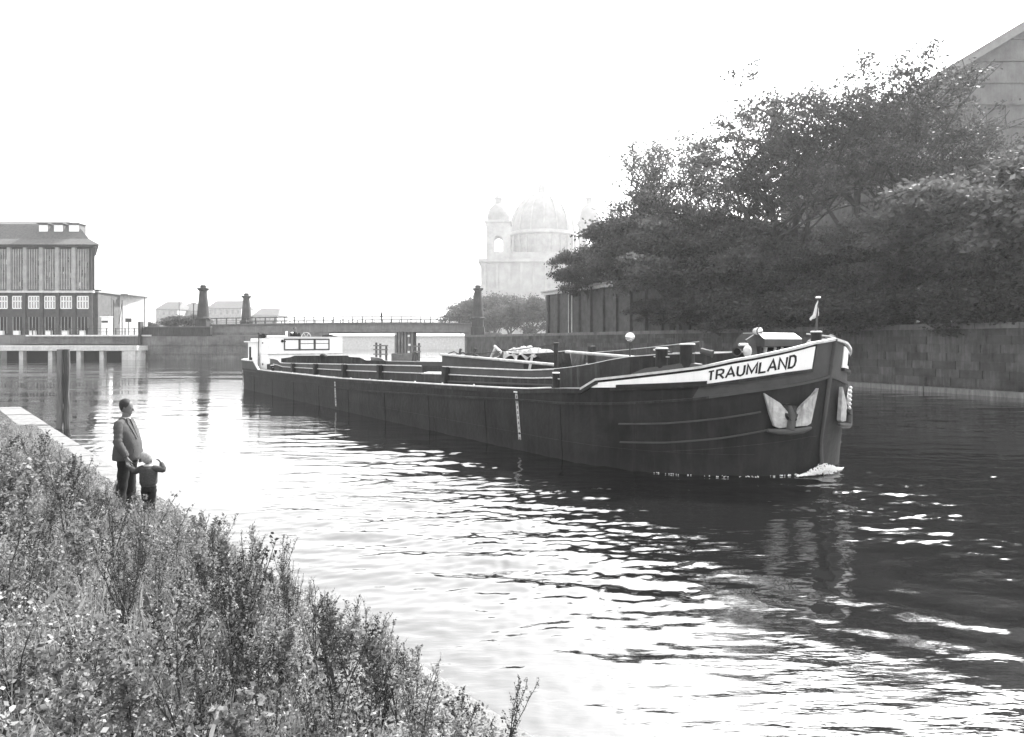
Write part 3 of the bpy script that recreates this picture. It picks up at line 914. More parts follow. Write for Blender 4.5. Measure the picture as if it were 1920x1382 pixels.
    for n in (.25, -.1, -.35):
        g = MB(); g.tube([bp_(s_ + .18, n, 2.40), bp_(s_ + .16, n - .03, 2.62)], .045 if n > 0 else .03, 8); g.build('brake_lever', pale_m, wl, smooth=True)
    g = MB(); g.slab([bp_(s_ + .1, n0 + .02, 2.2), bp_(s_ + .1, n0 + .34, 2.52), bp_(s_ + .15, n0 + .40, 2.78), bp_(s_ + .2, n0 + .05, 2.90), bp_(s_ + .2, n0 + .0, 2.2)], (-BD[0], -BD[1], 0), .04); g.build('hood_cheek', grey_m, wl)
    g = MB(); g.tube([bp_(s_ + .1, n0 + .7, 2.68), bp_(s_ + .1, n0 + .42, 2.68)], .03, 8); g.build('crank_handle', pale_m, wl, smooth=True)
    # tarred heap beside the windlass
    g = MB(); rng = random.Random(3)
    g.ball(bp_(.55, -.95, 2.66), .22, 12, (1.2, .9, .9)); g.ball(bp_(.35, -1.1, 2.74), .15, 10)
    g.v = [(x + rng.uniform(-.03, .03), y + rng.uniform(-.03, .03), z + rng.uniform(-.03, .03)) for x, y, z in g.v]
    g.build('covered_gear', wood2_m, barge)
    g = MB(); g.tube([bp_(.75, -.8, 2.92), bp_(.3, -1.0, 2.86), bp_(.15, -1.1, 2.78)], .02, 6); g.build('gear_lashing', pale_m, barge)
    # jackstaff with its torn pennant
    P0 = bp_(-.02, .02, 2.95)
    top = at(1534, 559, P0.y + .1)
    g = MB(); g.tube([P0, P0.lerp(top, .35), top], [.028, .02, .013], 8); js = g.build('jackstaff', grey_m, barge, smooth=True)
    g = MB(); g.lathe(top, [(.05, 0), (.055, .02), (.03, .035)], 12); g.build('staff_cap', white_m, js)
    rows = [((1533.5, 563), (1533.8, 563.6)), ((1529, 573), (1534, 574)), ((1526.5, 582), (1534.8, 583)), ((1524, 590), (1535.5, 591.5)), ((1521, 593.5), (1530, 596)), ((1518.2, 597), (1522, 599)), ((1518.4, 600), (1520.5, 601))]
    vs = []
    for i, (a, b) in enumerate(rows):
        vs += [at(a[0], a[1], top.y + .05 * math.sin(i * 1.3)), at((a[0] + b[0]) / 2, (a[1] + b[1]) / 2, top.y - .05), at(b[0], b[1], top.y + .04 * math.cos(i))]
    k = len(vs); fs = []
    for i in range(len(rows) - 1):
        for j in range(2):
            fs.append((3 * i + j, 3 * i + j + 1, 3 * i + j + 4, 3 * i + j + 3))
    g = MB(); g.add(vs, fs); fl = g.build('pennant', pale_m, js); fl.modifiers.new('thickness', 'SOLIDIFY').thickness = .004
    # draught scales
    for s, hgt, w_, zt in ((6.0, 1.17, .10, 1.44), (18.97, 1.0, .12, 1.12), (34.2, .9, .08, 1.1)):
        g = MB(); u = u_of_s(s); nrm = Vector((BN[0], BN[1], 0)); xd = Vector((BD[0], BD[1], 0))
        def hq(x, z): return hp(u, z, 1, .0) + xd * x
        nn = 9; hh = hgt / nn
        sc0 = None
        for i in range(nn):
            z1 = zt - i * hh
            m = MB()
            P = hq(0, z1)
            m.slab([hq(-w_ / 2, z1 - hh * .97), hq(-w_ / 2 + .022, z1 - hh * .97), hq(-w_ / 2 + .022, z1), hq(-w_ / 2, z1)], nrm, .008)
            m.slab([hq(w_ / 2 - .018, z1 - hh * .97), hq(w_ / 2, z1 - hh * .97), hq(w_ / 2, z1), hq(w_ / 2 - .018, z1)], nrm, .008)
            m.slab([hq(-w_ / 2 + .022, z1 - hh * .45), hq(w_ / 2 - .018, z1 - hh * .45), hq(w_ / 2 - .018, z1), hq(-w_ / 2 + .022, z1)], nrm, .008)
            for k2 in range(3):
                m.slab([hq(-w_ / 2 + .022, z1 - hh * (.52 + k2 * .17)), hq(-w_ / 2 + .05, z1 - hh * (.52 + k2 * .17)), hq(-w_ / 2 + .05, z1 - hh * (.46 + k2 * .17)), hq(-w_ / 2 + .022, z1 - hh * (.46 + k2 * .17))], nrm, .008)
            m.build('draught_mark', pale_m, barge)
    m = MB(); u = u_of_s(5.95); m.slab([hp(u, 1.46, 1, .05) + Vector((BD[0], BD[1], 0)) * x + Vector((0, 0, z)) for x, z in ((-.07, 0), (.07, 0), (.07, .03), (-.07, .03))], (BN[0], BN[1], 0), .02)
    m.build('draught_mark', white_m, barge)
build_barge_deck()

def build_stern():
    RZ = math.atan2(BD[1], BD[0])
    # wheelhouse
    def wall(n0, s0, n1, s1, z0, z1, name, m_, par, t=.05):
        a = bp_(s0, n0, z0); b = bp_(s1, n1, z0); nv = (b - a).cross(Vector((0, 0, 1))).normalized()
        m = MB(); m.slab([a, b, bp_(s1, n1, z1), bp_(s0, n0, z1)], nv, t); return m.build(name, m_, par)
    fw = wall(2.75, 31.5, -1.45, 31.5, 1.2, 2.98, 'wheelhouse_front', white_m, barge)
    wall(2.75, 35.2, 2.75, 31.5, 1.2, 2.92, 'wheelhouse_side', white_m, barge)
    wall(-1.45, 31.5, -1.45, 35.2, 1.2, 2.92, 'wheelhouse_side', white_m, barge)
    m = MB(); m.slab([bp_(31.4, 2.8, 2.0), bp_(31.4, -1.5, 2.0), bp_(35.2, -1.5, 2.0), bp_(35.2, 2.8, 2.0)], (0, 0, 1), .05); m.build('cockpit_floor', deck_m, barge)
    def front_rect(n0, n1, z0, z1, name, m_, par, d=0.0, t=.02):
        m = MB(); m.slab([bp_(31.45 - d, n0, z0), bp_(31.45 - d, n1, z0), bp_(31.45 - d, n1, z1), bp_(31.45 - d, n0, z1)], (BD[0], BD[1], 0), t); return m.build(name, m_, par)
    N0, N1, Z0, Z1 = 1.93, -.70, 2.24, 2.90
    for i in range(3):
        a = N0 + (N1 - N0) * i / 3; b = N0 + (N1 - N0) * (i + 1) / 3
        w = front_rect(a - .05, b + .05, Z0 + .06, Z1 - .06, 'window', white_m, barge, d=0.0, t=.012)
        for q in ((a, a - .06, Z0, Z1), (b + .06, b, Z0, Z1), (a - .06, b + .06, Z0, Z0 + .07), (a - .06, b + .06, Z1 - .07, Z1)):
            front_rect(*q, 'window_frame', grey_m, w, d=.0, t=.04)
        if i: front_rect(a - .06, b + .06, Z0 + .37, Z0 + .40, 'glazing_bar', grey_m, w, d=.0, t=.03)
    for (n, z, r) in ((2.02, 2.76, .075), (1.86, 2.74, .03)):
        m = MB(); c = bp_(31.45, n, z); d = Vector((BD[0], BD[1], 0)); m.tube([c + d * .005, c + d * .05], r, 14); m.build('porthole', dark_m, barge)
    m = MB(); m.bar(bp_(31.48, 2.8, 2.99), bp_(31.48, -1.5, 2.99), .12, .04); m.build('wheelhouse_cap', white_m, barge)
    m = MB(); m.bar(bp_(32.5, 2.6, 3.02), bp_(32.5, 1.6, 3.02), .5, .12); m.build('cockpit_locker', white_m, barge)
    # steering wheel
    c = bp_(32.1, .45, 2.98); d = Vector((BD[0], BD[1], 0)); sd = Vector((BN[0], BN[1], 0))
    m = MB(); ring = [c + (sd * math.cos(2 * PI * k / 20) + Vector((0, 0, 1)) * math.sin(2 * PI * k / 20)) * .28 for k in range(21)]
    m.tube(ring, .018, 6, cap=False)
    for k in range(6):
        a = 2 * PI * k / 6; m.tube([c, c + (sd * math.cos(a) + Vector((0, 0, 1)) * math.sin(a)) * .34], .012, 5)
    m.build('steering_wheel', pale_m, barge, smooth=True)
    for (n, z, r) in ((1.35, 3.2, .11),):
        m = MB(); m.ball(bp_(31.9, n, z), r, 12); m.tube([bp_(31.9, n, z), bp_(31.9, n, 2.95)], .03, 6); b = m.build('compass_lamp', steel_m, barge, smooth=True)
        m = MB(); m.ball(bp_(31.86, n, z + .04), r * .8, 10, (1, 1, .5)); m.build('lamp_glass', white_m, b)
    m = MB(); m.tube([bp_(31.6, -.35, 3.02), bp_(31.55, -.8, 3.06), bp_(31.5, -1.2, 2.98)], [.1, .09, .05], 8); m.build('rolled_canvas', black_m, barge)
    m = MB(); m.box(bp_(32.9, 1.35, 3.15), (.10, .05, .38)); m.build('pale_board', white_m, barge)
    # stern cabin
    cb = MB(); cb.prism([tuple(bp_(s, n, 0).xy) for s, n in ((33.6, 2.9), (35.4, 2.9), (35.4, -1.4), (33.6, -1.4))][::1], 1.15, 2.70)
    cab = cb.build('stern_cabin', white_m, barge)
    cb = MB(); cb.prism([tuple(bp_(s, n, 0).xy) for s, n in ((33.5, 3.0), (36.0, 3.0), (36.0, -1.5), (33.5, -1.5))], 2.70, 2.76); cb.build('cabin_roof', white_m, cab)
    def side_rect(s0, s1, z0, z1, name, m_, par, n=2.91, t=.02):
        m = MB(); m.slab([bp_(s0, n, z0), bp_(s0, n, z1), bp_(s1, n, z1), bp_(s1, n, z0)], (BN[0], BN[1], 0), t); return m.build(name, m_, par)
    side_rect(35.05, 34.7, 1.75, 2.42, 'doorway', dark_m, cab)
    side_rect(35.0, 34.0, 1.45, 1.80, 'hatchway', dark_m, cab, n=2.93)
    side_rect(34.0, 33.0, 1.4, 2.1, 'white_locker', white_m, cab, n=2.95, t=.06)
    b = MB(); b.box(bp_(34.3, 2.3, 2.97), (.55, .35, .38), rz=RZ); b.box(bp_(34.3, 2.3, 3.18), (.3, .15, .06), rz=RZ); b.build('black_tank', black_m, cab, bevel=.03)
    b = MB(); b.tube([bp_(33.0, 2.9, 1.9), bp_(33.0, 2.9, 3.22)], .03, 8); b.ball(bp_(33.0, 2.9, 3.2), .07, 8); b.build('lantern_mast', steel_m, barge, smooth=True)
    for (s, z, r) in ((32.5, 2.66, .05), (32.5, 1.45, .06), (31.9, 3.02, .05)):
        m = MB(); c = bp_(s, 2.76, z); d = Vector((BN[0], BN[1], 0)); m.tube([c + d * .0, c + d * .07], r, 10); m.build('porthole', dark_m, barge)
    m = MB(); m.box(bp_(30.7, 2.7, 1.35), (.9, .5, .3), rz=RZ); m.build('deck_locker', steel_m, barge, bevel=.02)
    m = MB(); m.slab([bp_(31.7, 3.5, 1.72), bp_(31.5, 3.5, 1.72), bp_(30.5, 3.5, 1.22), bp_(30.7, 3.5, 1.22)], (BN[0], BN[1], 0), .05); m.build('bulwark_end', white_m, barge)
build_stern()

# anchors housed in their pockets on the bow
def build_anchor(side):
    P = {}
    def hq(u, z, off): return hp(u, z, side, off)
    A = empty('stockless_anchor', hp(.2, 1.0, side, .1), 'white-fluked stockless anchor hauled up %s' % ('into the near side of the bow below the name board' if side > 0 else 'on the far side of the stem, seen edge on'), 'anchor')
    def uz(px_, py_):                       # outline of the anchor in bow coordinates
        u = interp(px_, [(1432, .305), (1443, .28), (1456, .237), (1475, .205), (1491, .175), (1516, .105), (1524, .09)])
        return u, interp(py_, [(728, 1.80), (736, 1.72), (797, 1.03), (802, .995), (812, .90)])
    for poly in ([(1433, 737), (1454, 755), (1470.5, 770.5), (1475.5, 778), (1475.5, 799), (1456.5, 801.5), (1451.5, 796), (1445, 775)],
                 [(1523, 729), (1520, 760), (1516, 793), (1510, 797), (1492, 798), (1491, 771), (1499, 758), (1512, 743)]):
        pts = [uz(*p) for p in poly]
        tip = 0
        m = MB()
        V = [hq(u, z, .13 - .02 * (z - 1.4)) for u, z in pts] + [hq(u, z, .05) for u, z in pts]
        n = len(pts)
        f = [tuple(range(n)), tuple(range(2 * n - 1, n - 1, -1))] + [(i, n + i, n + (i + 1) % n, (i + 1) % n) for i in range(n)]
        m.add(V, f)
        m.build('fluke', fluke_m, A)
    m = MB(); u = .195
    m.tube([hq(u, .98, .16), hq(u, 1.25, .15), hq(u, 1.42, .02)], [.085, .07, .05], 10); m.build('shank', grey_m, A, smooth=True)
    m = MB(); m.tube([hq(.275, .955, .12), hq(.24, .93, .15), hq(.195, .92, .17), hq(.14, .94, .15), hq(.10, .98, .12)], [.035, .06, .07, .06, .035], 10); m.build('crown', grey_m, A, smooth=True)
    m = MB(); m.tube([hq(u, 1.30, -.1), hq(u, 1.30, .075), hq(u, 1.32, .11)], [.19, .19, .15], 20); m.build('hawse_rim', steel_m, A, smooth=True)
    m = MB(); m.tube([hq(u, 1.22, .112), hq(u, 1.23, .118)], [.13, .10], 18); m.build('hawse_mouth', dark_m, A)
    if side < 0:
        m = MB()
        for i in range(10):
            a = hq(.17 + i * .004, 1.75 - i * .09, .16); m.ball(a, .045, 8, (1, 1, .8))
        m.build('anchor_chain', pale_m, A)
build_anchor(1); build_anchor(-1)

# a pale tarpaulin thrown over gear amidships
def build_tarp():
    rng = random.Random(11)
    c = bp_(9.0, -.5, 1.95)
    T = empty('work_dinghy', bp_(11, -.6, 1.6), 'dark work dinghy stowed across the hold behind the boom post', 'dinghy')
    m = MB(); vs = []; fs = []
    for i in range(13):
        f = i / 12; s = 8.6 + 4.6 * f; w = .62 * math.sin(PI * min(1, .12 + f * .88)) ** .6; zt = 2.34 + .12 * (2 * f - 1) ** 2
        vs += [bp_(s, -.6 + w, zt), bp_(s, -.6 + w * .6, 1.85), bp_(s, -.6 - w * .6, 1.85), bp_(s, -.6 - w, zt)]
    for i in range(12):
        for k in range(3): fs.append((4 * i + k, 4 * i + k + 1, 4 * i + 5 + k, 4 * i + 4 + k))
    m.add(vs, fs); h = m.build('dinghy_hull', steel_m, T, smooth=True); h.modifiers.new('t', 'SOLIDIFY').thickness = .03
    m = MB(); m.tube([Vector(vs[4 * i]) for i in range(13)], .02, 6); m.build('gunwale', pale_m, T)
    S = MB(); vs = []; fs = []
    nx, ny = 22, 9
    for i in range(nx + 1):
        for j in range(ny + 1):
            s = 10.0 + 2.4 * i / nx; n = .1 - 1.2 * j / ny
            z = 2.30 + .22 * math.sin(PI * i / nx) * math.sin(PI * j / ny) + .08 * math.sin(i * 1.1 + j * .7) + rng.uniform(-.035, .035)
            if i in (0, nx) or j in (0, ny): z -= .08
            vs.append(bp_(s, n + .04 * math.sin(i * .9), z))
    for i in range(nx):
        for j in range(ny):
            a = i * (ny + 1) + j; fs.append((a, a + 1, a + ny + 2, a + ny + 1))
    S.add(vs, fs); o = S.build('tarpaulin', tarp_m, base=bp_(11.2, -.6, 2.3))
    o.modifiers.new('t', 'SOLIDIFY').thickness = .02
    tag(o, 'crumpled pale tarpaulin thrown over the dinghy in the hold', 'tarpaulin')
    P = empty('trestle_frame', bp_(10.5, 1.0, 1.4), 'small leaning timber trestle with pale legs standing in the hold left of the tarpaulin', 'trestle')
    for a, b, m_ in (((11.4, 1.4, 1.3), (10.6, 1.2, 2.58), pale_m), ((10.2, 1.2, 2.35), (10.7, 1.2, 2.60), pale_m), ((9.9, 1.6, 1.3), (10.2, 1.2, 2.4), wood_m), ((9.0, 1.5, 1.4), (9.15, 1.4, 2.3), pale_m), ((8.5, 1.5, 1.4), (8.3, 1.4, 2.35), pale_m), ((11.7, 1.6, 1.4), (11.4, 1.5, 2.52), wood_m), ((12.4, 1.7, 1.4), (12.2, 1.6, 2.5), wood_m)):
        g = MB(); g.bar(bp_(*a), bp_(*b), .06); g.build('trestle_leg', m_, P)
build_tarp()

# foam where the stem cuts the water
def build_foam():
    rng = random.Random(8); m = MB()
    def blob(p, r, h):
        n = 7; vs = [p + Vector((0, 0, h))]
        for k in range(n):
            a = 2 * PI * k / n; rr = r * rng.uniform(.6, 1.3)
            vs.append(p + Vector((math.cos(a) * rr, math.sin(a) * rr, -.01)))
        m.add(vs, [(0, k + 1, (k + 1) % n + 1) for k in range(n)])
    for i in range(170):                      # line of foam along the waterline
        u = rng.random() ** 1.6 * .62
        if math.sin(u * 47) + math.sin(u * 113 + 1) < -.2: continue
        p = hp(u, 0, 1, .02 + rng.random() * .05 * (1 + 1.5 * (1 - u)))
        p.z = .012; blob(p, rng.uniform(.005, .016) * (1.5 - u), rng.uniform(.003, .010))
    for i in range(1150):                      # the heaped bow wave at the stem
        t = rng.random() ** 1.3; a = rng.gauss(0, .35)
        base = hp(0, 0) + Vector((BD[0], BD[1], 0)) * .12
        side = rng.choice((1, 1, -1))
        d = Vector((BN[0] * side, BN[1] * side, 0)) * (t * 0.85) + Vector((BD[0], BD[1], 0)) * rng.uniform(-.02, .30) * (1 - t)
        p = base + d; p.z = max(0.01, .19 * (1 - t) ** 1.6 * rng.random() + .015)
        blob(p, rng.uniform(.006, .022), rng.uniform(.006, .022))
    o = m.build('bow_foam', foam_m); tag(o, kind='stuff')
    o['label'] = 'white foam heaped at the stem and along the near waterline of the barge'
build_foam()

# ------------------------------------------------------------------ bridge
def build_bridge():
    X0, X1, Y0, Y1 = -47.0, -5.6, 110.0, 127.0
    B = empty('river_bridge', (-27, 110, 0), 'low steel girder bridge with pale railing crossing the river behind the barge', 'bridge')
    def zdeck(x): f = (x - X0) / (X1 - X0); return 5.35 + .30 * math.sin(PI * min(1, max(0, f)) * .75)
    xs = [X0 + (X1 - X0) * i / 30 for i in range(31)]
    for (ya, yb, zo, h, nm, mm) in ((Y0, Y0 + .35, -.05, 1.4, 'girder', iron_m), (Y1 - .35, Y1, -.05, 1.4, 'girder', iron_m), (Y0 + .36, Y1 - .36, -.1, .35, 'roadway', stone_m), (Y0 - .25, Y0 - .01, .02, .22, 'kerb_moulding', stone_m)):
        m = MB(); vs = []
        for x in xs:
            z = zdeck(x) + zo
            vs += [(x, ya, z - h), (x, yb, z - h), (x, yb, z), (x, ya, z)]
        fs = [(0, 3, 2, 1), tuple(len(vs) - 4 + k for k in range(4))]
        for i in range(len(xs) - 1):
            for k in range(4): fs.append((4 * i + k, 4 * i + (k + 1) % 4, 4 * i + 4 + (k + 1) % 4, 4 * i + 4 + k))
        m.add(vs, fs); m.build(nm, mm, B)
    for (y) in (Y0 - .1, Y1 - .1):
        for zz, r in ((.92, .07), (.5, .03), (.2, .03)):
            m = MB(); m.tube([(x, y, zdeck(x) + zz) for x in xs], r, 5); m.build('handrail', rail_m, B)
        p0 = None
        for i in range(28):
            x = X0 + 1.4 + i * 1.5
            if x > X1: break
            if p0 is None:
                m = MB(); m.box((0, 0, .46), (.14, .14, .92)); p0 = m.build('railing_post', rail_m, B, local=True); o = p0
            else: o = p0.copy(); col.objects.link(o); o.parent = B
            o.location = Vector((x, y, zdeck(x))) - ROOT[B.name]
    for y in (Y0 - .02,):
        for i in range(28):
            x = X0 + 1 + i * 1.47
            m = MB(); m.box((x, y, zdeck(x) - .72), (.09, .08, 1.2)); m.build('girder_stiffener', iron_m, B)
    # pier in the middle
    for i in range(6):
        x = -18.1 + i * .5
        m = MB(); m.box((x, Y0 + 1.0, 2.0), (.34, .6, 5.2)); m.build('pier_column', iron_m, B)
    m = MB(); m.box((-16.85, Y0 + 3.6, 1.9), (2.6, 4.2, 4.6)); m.build('pier_core', granite_m, B)
    m = MB(); m.box((-16.85, Y0 + 2.2, .25), (3.2, 7, 1.3)); m.build('pier_foot', stone_m, B, bevel=.1)
    for i, (dx, dz) in enumerate(((-1.2, 3.9), (.9, 3.6), (1.0, 2.2), (.9, 1.1))):
        m = MB(); m.box((-16.95 + dx, Y0 + .62, dz), (.35, .1, .32)); m.build('pale_signal_board', white_m, B)
    # abutments
    A = empty('bridge_abutment', (-29, 110, 0), 'dark stone abutment under the left end of the bridge', 'abutment')
    m = MB(); m.prism([(-47, 109.7), (-28.2, 109.7), (-32.7, 127.3), (-47, 127.3)], -1, 4.1); m.build('abutment_block', stone_m, A)
    A = empty('bridge_abutment', (-6, 110, 0), 'pale hazy stone abutment under the right end of the bridge', 'abutment')
    m = MB(); m.box((-4.5, 118.6, 1.55), (5.6, 17.8, 5.1)); m.build('abutment_block', stone_m, A)
    # dolphins guarding the pier
    for k, (x, lab) in enumerate(((-20.4, 'timber dolphin fender left of the bridge pier'), (-14.3, 'timber dolphin fender right of the bridge pier'))):
        D_ = empty('pier_dolphin', (x, 107.5, 0), lab, 'dolphin fender')
        for dx in ((-.1, .5, 1.4) if k == 0 else (-.3, .25)):
            m = MB(); m.tube([(x + dx, 107.5, -1), (x + dx, 107.5, 2.6 - abs(dx) * .4)], .17, 8); m.build('pile', wood_m, D_)
        for z in ((.8, 1.5, 2.1) if k == 0 else (1.2, 2.0)):
            m = MB(); m.box((x + (.6 if k == 0 else 0), 107.3, z), (2.2 if k == 0 else 1.1, .14, .2)); m.build('waler', wood2_m, D_)
    # stone pylons
    def pylon(x, y, zb, lab):
        P = empty('stone_pylon', (x, y, zb), lab, 'pylon', 'stone pylons at the bridge ends')
        H = 11.4 - zb
        a = PI / 8
        m = MB(); m.lathe((x, y, zb), [(1.45, -1), (1.45, .9), (1.25, 1.0), (1.18, 2.1)], 4, PI / 4); m.build('plinth', granite_m, P)
        m = MB(); m.lathe((x, y, zb), [(1.15, 2.1), (1.15, 2.3), (1.0, 2.5)], 8, a); m.build('base_moulding', granite_m, P)
        m = MB(); m.lathe((x, y, zb), [(.88, 2.5), (.84, 3.2), (.56, H - .95)], 12, a); m.build('shaft', granite_m, P, smooth=True)
        m = MB(); m.lathe((x, y, zb), [(.58, H - .95), (.82, H - .72), (.90, H - .62), (.90, H - .5), (.5, H - .45)], 8, a); m.build('capital', granite_m, P)
        m = MB(); m.lathe((x, y, zb), [(.42, H - .45), (.46, H - .1), (.36, H - .05), (.30, H)], 10); m.build('lantern_stub', granite_m, P)
    pylon(at(381, 600, 109.2).x, 109.2, 4.0, 'tall tapered stone pylon on the quay wall at the near left end of the bridge')
    pylon(at(462, 600, 127.8).x, 127.8, 4.0, 'paler tapered pylon beyond the left end of the bridge, the middle one of three')
    pylon(at(896, 600, 109.4).x, 109.4, 4.0, 'slim hazy pylon at the right end of the bridge in front of the cathedral')
    # quay wall left of the bridge with dark parapet
    Q = empty('quay_wall', (-45, 108.5, 0), 'dark quay wall with solid parapet left of the bridge', 'wall')
    m = MB(); m.box((-42.3, 108.45, 1.2), (28, .9, 4.6)); m.build('wall_face', stone_m, Q)
    for i in range(9):
        m = MB(); m.box((-55.4 + i * 1.13, 108.35, 4.2), (1.11, .5, 1.36)); m.build('parapet_block', granite_m, Q)
    m = MB(); m.box((-50.9, 108.3, 4.94), (10.3, .7, .12)); m.build('parapet_coping', stone_m, Q)
    m = MB(); m.box((-56.3, 107.9, 3.2), (.35, .9, 5.0)); m.build('corner_pilaster', granite_m, Q)
    m = MB(); m.box((-29, 108.2, 3.5), (1.2, .5, .2)); m.build('coping_stone', stone_m, Q)
    for z in (2.2, .9):
        m = MB(); m.box((-42.3, 107.95, z), (27.6, .12, .14)); m.build('string_course', stone_m, Q)
build_bridge()

# ------------------------------------------------------------------ left bank: jetty, power house, sheds
def build_left():
    J = empty('concrete_jetty', (-63, 106, 0), 'pale concrete jetty with dark square openings at the foot of the left quay', 'jetty')
    def bx(c, d, n, m_, p=None, bevel=0, kind=None):
        m = MB(); m.box(c, d); o = m.build(n, m_, p, bevel=bevel)
        return o
    bx((-66, 106.6, 1.72), (21.5, 3.6, .75), 'deck_beam', conc_m, J, .04)
    for x in (-76.4, -72.6, -68.3, -64.1, -60.7, -57.4, -55.5): bx((x, 105.6, .3), (.62, .8, 2.1), 'pillar', conc_m, J)
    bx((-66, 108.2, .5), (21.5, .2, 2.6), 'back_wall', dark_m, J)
    bx((-56.4, 106.6, .9), (1.6, 3.4, 2.0), 'end_block', conc_m, J)
    bx((-66, 108.7, 3.0), (21, .5, 1.4), 'quay_face', stone_m, J)
    bx((-64.2, 108.3, 3.62), (19, 1.0, .22), 'quay_edge', conc_m, J)
    # bushes hanging over the quay
    rng = random.Random(5)
    # power house
    P = empty('power_house', (-69, 118, 3.7), 'tall brick power house with steep slate roof and long narrow windows at the left edge', 'building')
    X1, X0, Y0, D_ = -69.2, -96.0, 118.0, 14.0
    EZ = 18.7
    m = MB(); m.prism([(X0, Y0), (X1, Y0), (X1 - .66 * D_, Y0 + D_), (X0 - .66 * D_, Y0 + D_)], 3.6, EZ); m.build('wall', brick_m, P)
    # bays: pilasters, mullions and glass
    bays = [(-96 + .2, 4.6), (-90.6, 4.6), (-85.3, 4.6), (-80.0, 4.6), (-74.7, 4.2)]
    px2x = lambda p: (p - 960) / F * Y0
    bays = [(px2x(112) - 4.9, 4.0), (px2x(112) + .2, 4.3 - 2.1), (px2x(145), px2x(167) - px2x(145))]
    bays = [(px2x(-7), px2x(16) - px2x(-7)), (px2x(23), px2x(46) - px2x(23)), (px2x(53), px2x(76) - px2x(53)), (px2x(83), px2x(106) - px2x(83)), (px2x(113), px2x(137) - px2x(113)), (px2x(144), px2x(168) - px2x(144))]
    zt0, zt1 = 11.3, 18.0
    for (x, w) in bays:
        g = bx((x + w / 2, Y0 - .05, (zt0 + zt1) / 2), (w, .06, zt1 - zt0), 'tall_window', dglass_m, P)
        nm_ = 5
        for i in range(nm_ + 1):
            bx((x + w * i / nm_, Y0 - .18, (zt0 + zt1) / 2), (.16, .3, zt1 - zt0), 'mullion', brick2_m, g)
        for k in range(6):
            bx((x + w / 2, Y0 - .10, zt0 + (zt1 - zt0) * (k + .5) / 6), (w, .08, .10), 'glazing_bar', brick2_m, g)
        g = bx((x + w / 2, Y0 - .03, 9.2), (w * .86, .08, 2.0), 'window', dglass_m, P)
        for q in range(7):
            bx((x + w * (.15 + .7 * rng.random()), Y0 - .085, zt0 + .5 + rng.random() * 5.6), (.30, .04, .85), 'open_pane', rng.choice((dark_m, dark_m, white_m)), P)
        for i in range(5): bx((x + w * .07 + w * .86 * i / 4, Y0 - .09, 9.2), (.13, .08, 2.0), 'window_frame', white_m, g)
        for z in (8.2, 9.4, 10.2): bx((x + w / 2, Y0 - .09, z), (w * .86, .08, .15), 'window_frame', white_m, g)
        g = bx((x + w / 2, Y0 - .03, 5.4), (w * .8, .08, 2.8), 'ground_window', dark_m, P)
        for i in range(4): bx((x + w * .1 + w * .8 * i / 3, Y0 - .09, 5.4), (.10, .08, 2.8), 'window_frame', brick2_m, g)
        bx((x + w * .55, Y0 - .5, 4.15), (.9, .5, .7), 'pale_bin', white_m, P)
    for x in (px2x(-13), px2x(19.5), px2x(49.5), px2x(79.5), px2x(109.5), px2x(140.5)):
        bx((x, Y0 - .22, 14.6), (.62, .44, 7.4), 'pilaster', brick2_m, P)
    for x in (px2x(47), px2x(79.5), px2x(109.5), px2x(140.5), px2x(172)):
        bx((x, Y0 - .18, 7.2), (.55, .36, 7.0), 'buttress', brick_m, P)
    bx((px2x(172), Y0 - .3, 14.6), (.5, .3, 8.0), 'drain_pipe', granite_m, P)
    bx(((X0 + X1) / 2, Y0 - .25, 10.95), (X1 - X0, .5, .35), 'string_course', conc_m, P)
    bx(((X0 + X1) / 2, Y0 - .35, 18.55), (X1 - X0 + .8, .7, .5), 'cornice', granite_m, P)
    # roof: steep lower slope, hipped end, shallow top
    lo = [(X0 - .6, Y0 - .9, EZ), (X1 + .7, Y0 - .9, EZ), (X1 + .7, Y0 + D_ + .8, EZ), (X0 - .6, Y0 + D_ + .8, EZ)]
    mi = [(X0 + .6, Y0 + 1.0, EZ + 1.2), (X1 - .9, Y0 + 1.0, EZ + 1.2), (X1 - .9, Y0 + D_ - 1.0, EZ + 1.2), (X0 + .6, Y0 + D_ - 1.0, EZ + 1.2)]
    hi = [(X0 + 2.2, Y0 + 3.6, EZ + 4.1), (X1 - 3.0, Y0 + 3.6, EZ + 4.1), (X1 - 3.0, Y0 + D_ - 3.6, EZ + 4.1), (X0 + 2.2, Y0 + D_ - 3.6, EZ + 4.1)]
    tp = [(X0 + 4, Y0 + 6.6, EZ + 5.1), (X1 - 4.6, Y0 + 6.6, EZ + 5.1), (X1 - 4.6, Y0 + 7.4, EZ + 5.1), (X0 + 4, Y0 + 7.4, EZ + 5.1)]
    lo, mi, hi, tp = [[(x - .62 * (y - Y0), y, z) for x, y, z in q] for q in (lo, mi, hi, tp)]
    m = MB(); m.add(lo + mi + hi + tp, [(3, 2, 1, 0)] + [(a + i, a + (i + 1) % 4, a + 4 + (i + 1) % 4, a + 4 + i) for a in (0, 4, 8) for i in range(4)] + [(12, 13, 14, 15)])
    rf = m.build('roof', slate_m, P)
    for p0, p1 in ((134, 153), (106, 123), (78, 95)):
        xa, xb = (p0 - 960) / F * 121, (p1 - 960) / F * 121
        m = MB(); m.box(((xa + xb) / 2, 121.3, 21.85), (xb - xa, 1.9, 1.5)); d = m.build('dormer', slate_m, rf)
        m = MB(); m.box(((xa + xb) / 2, 120.3, 21.8), (xb - xa - .1, .08, 1.25)); m.build('dormer_window', white_m, rf)
        m = MB(); m.box(((xa + xb) / 2, 121.1, 22.66), (xb - xa + .4, 2.4, .12)); m.build('dormer_roof', slate_m, rf)
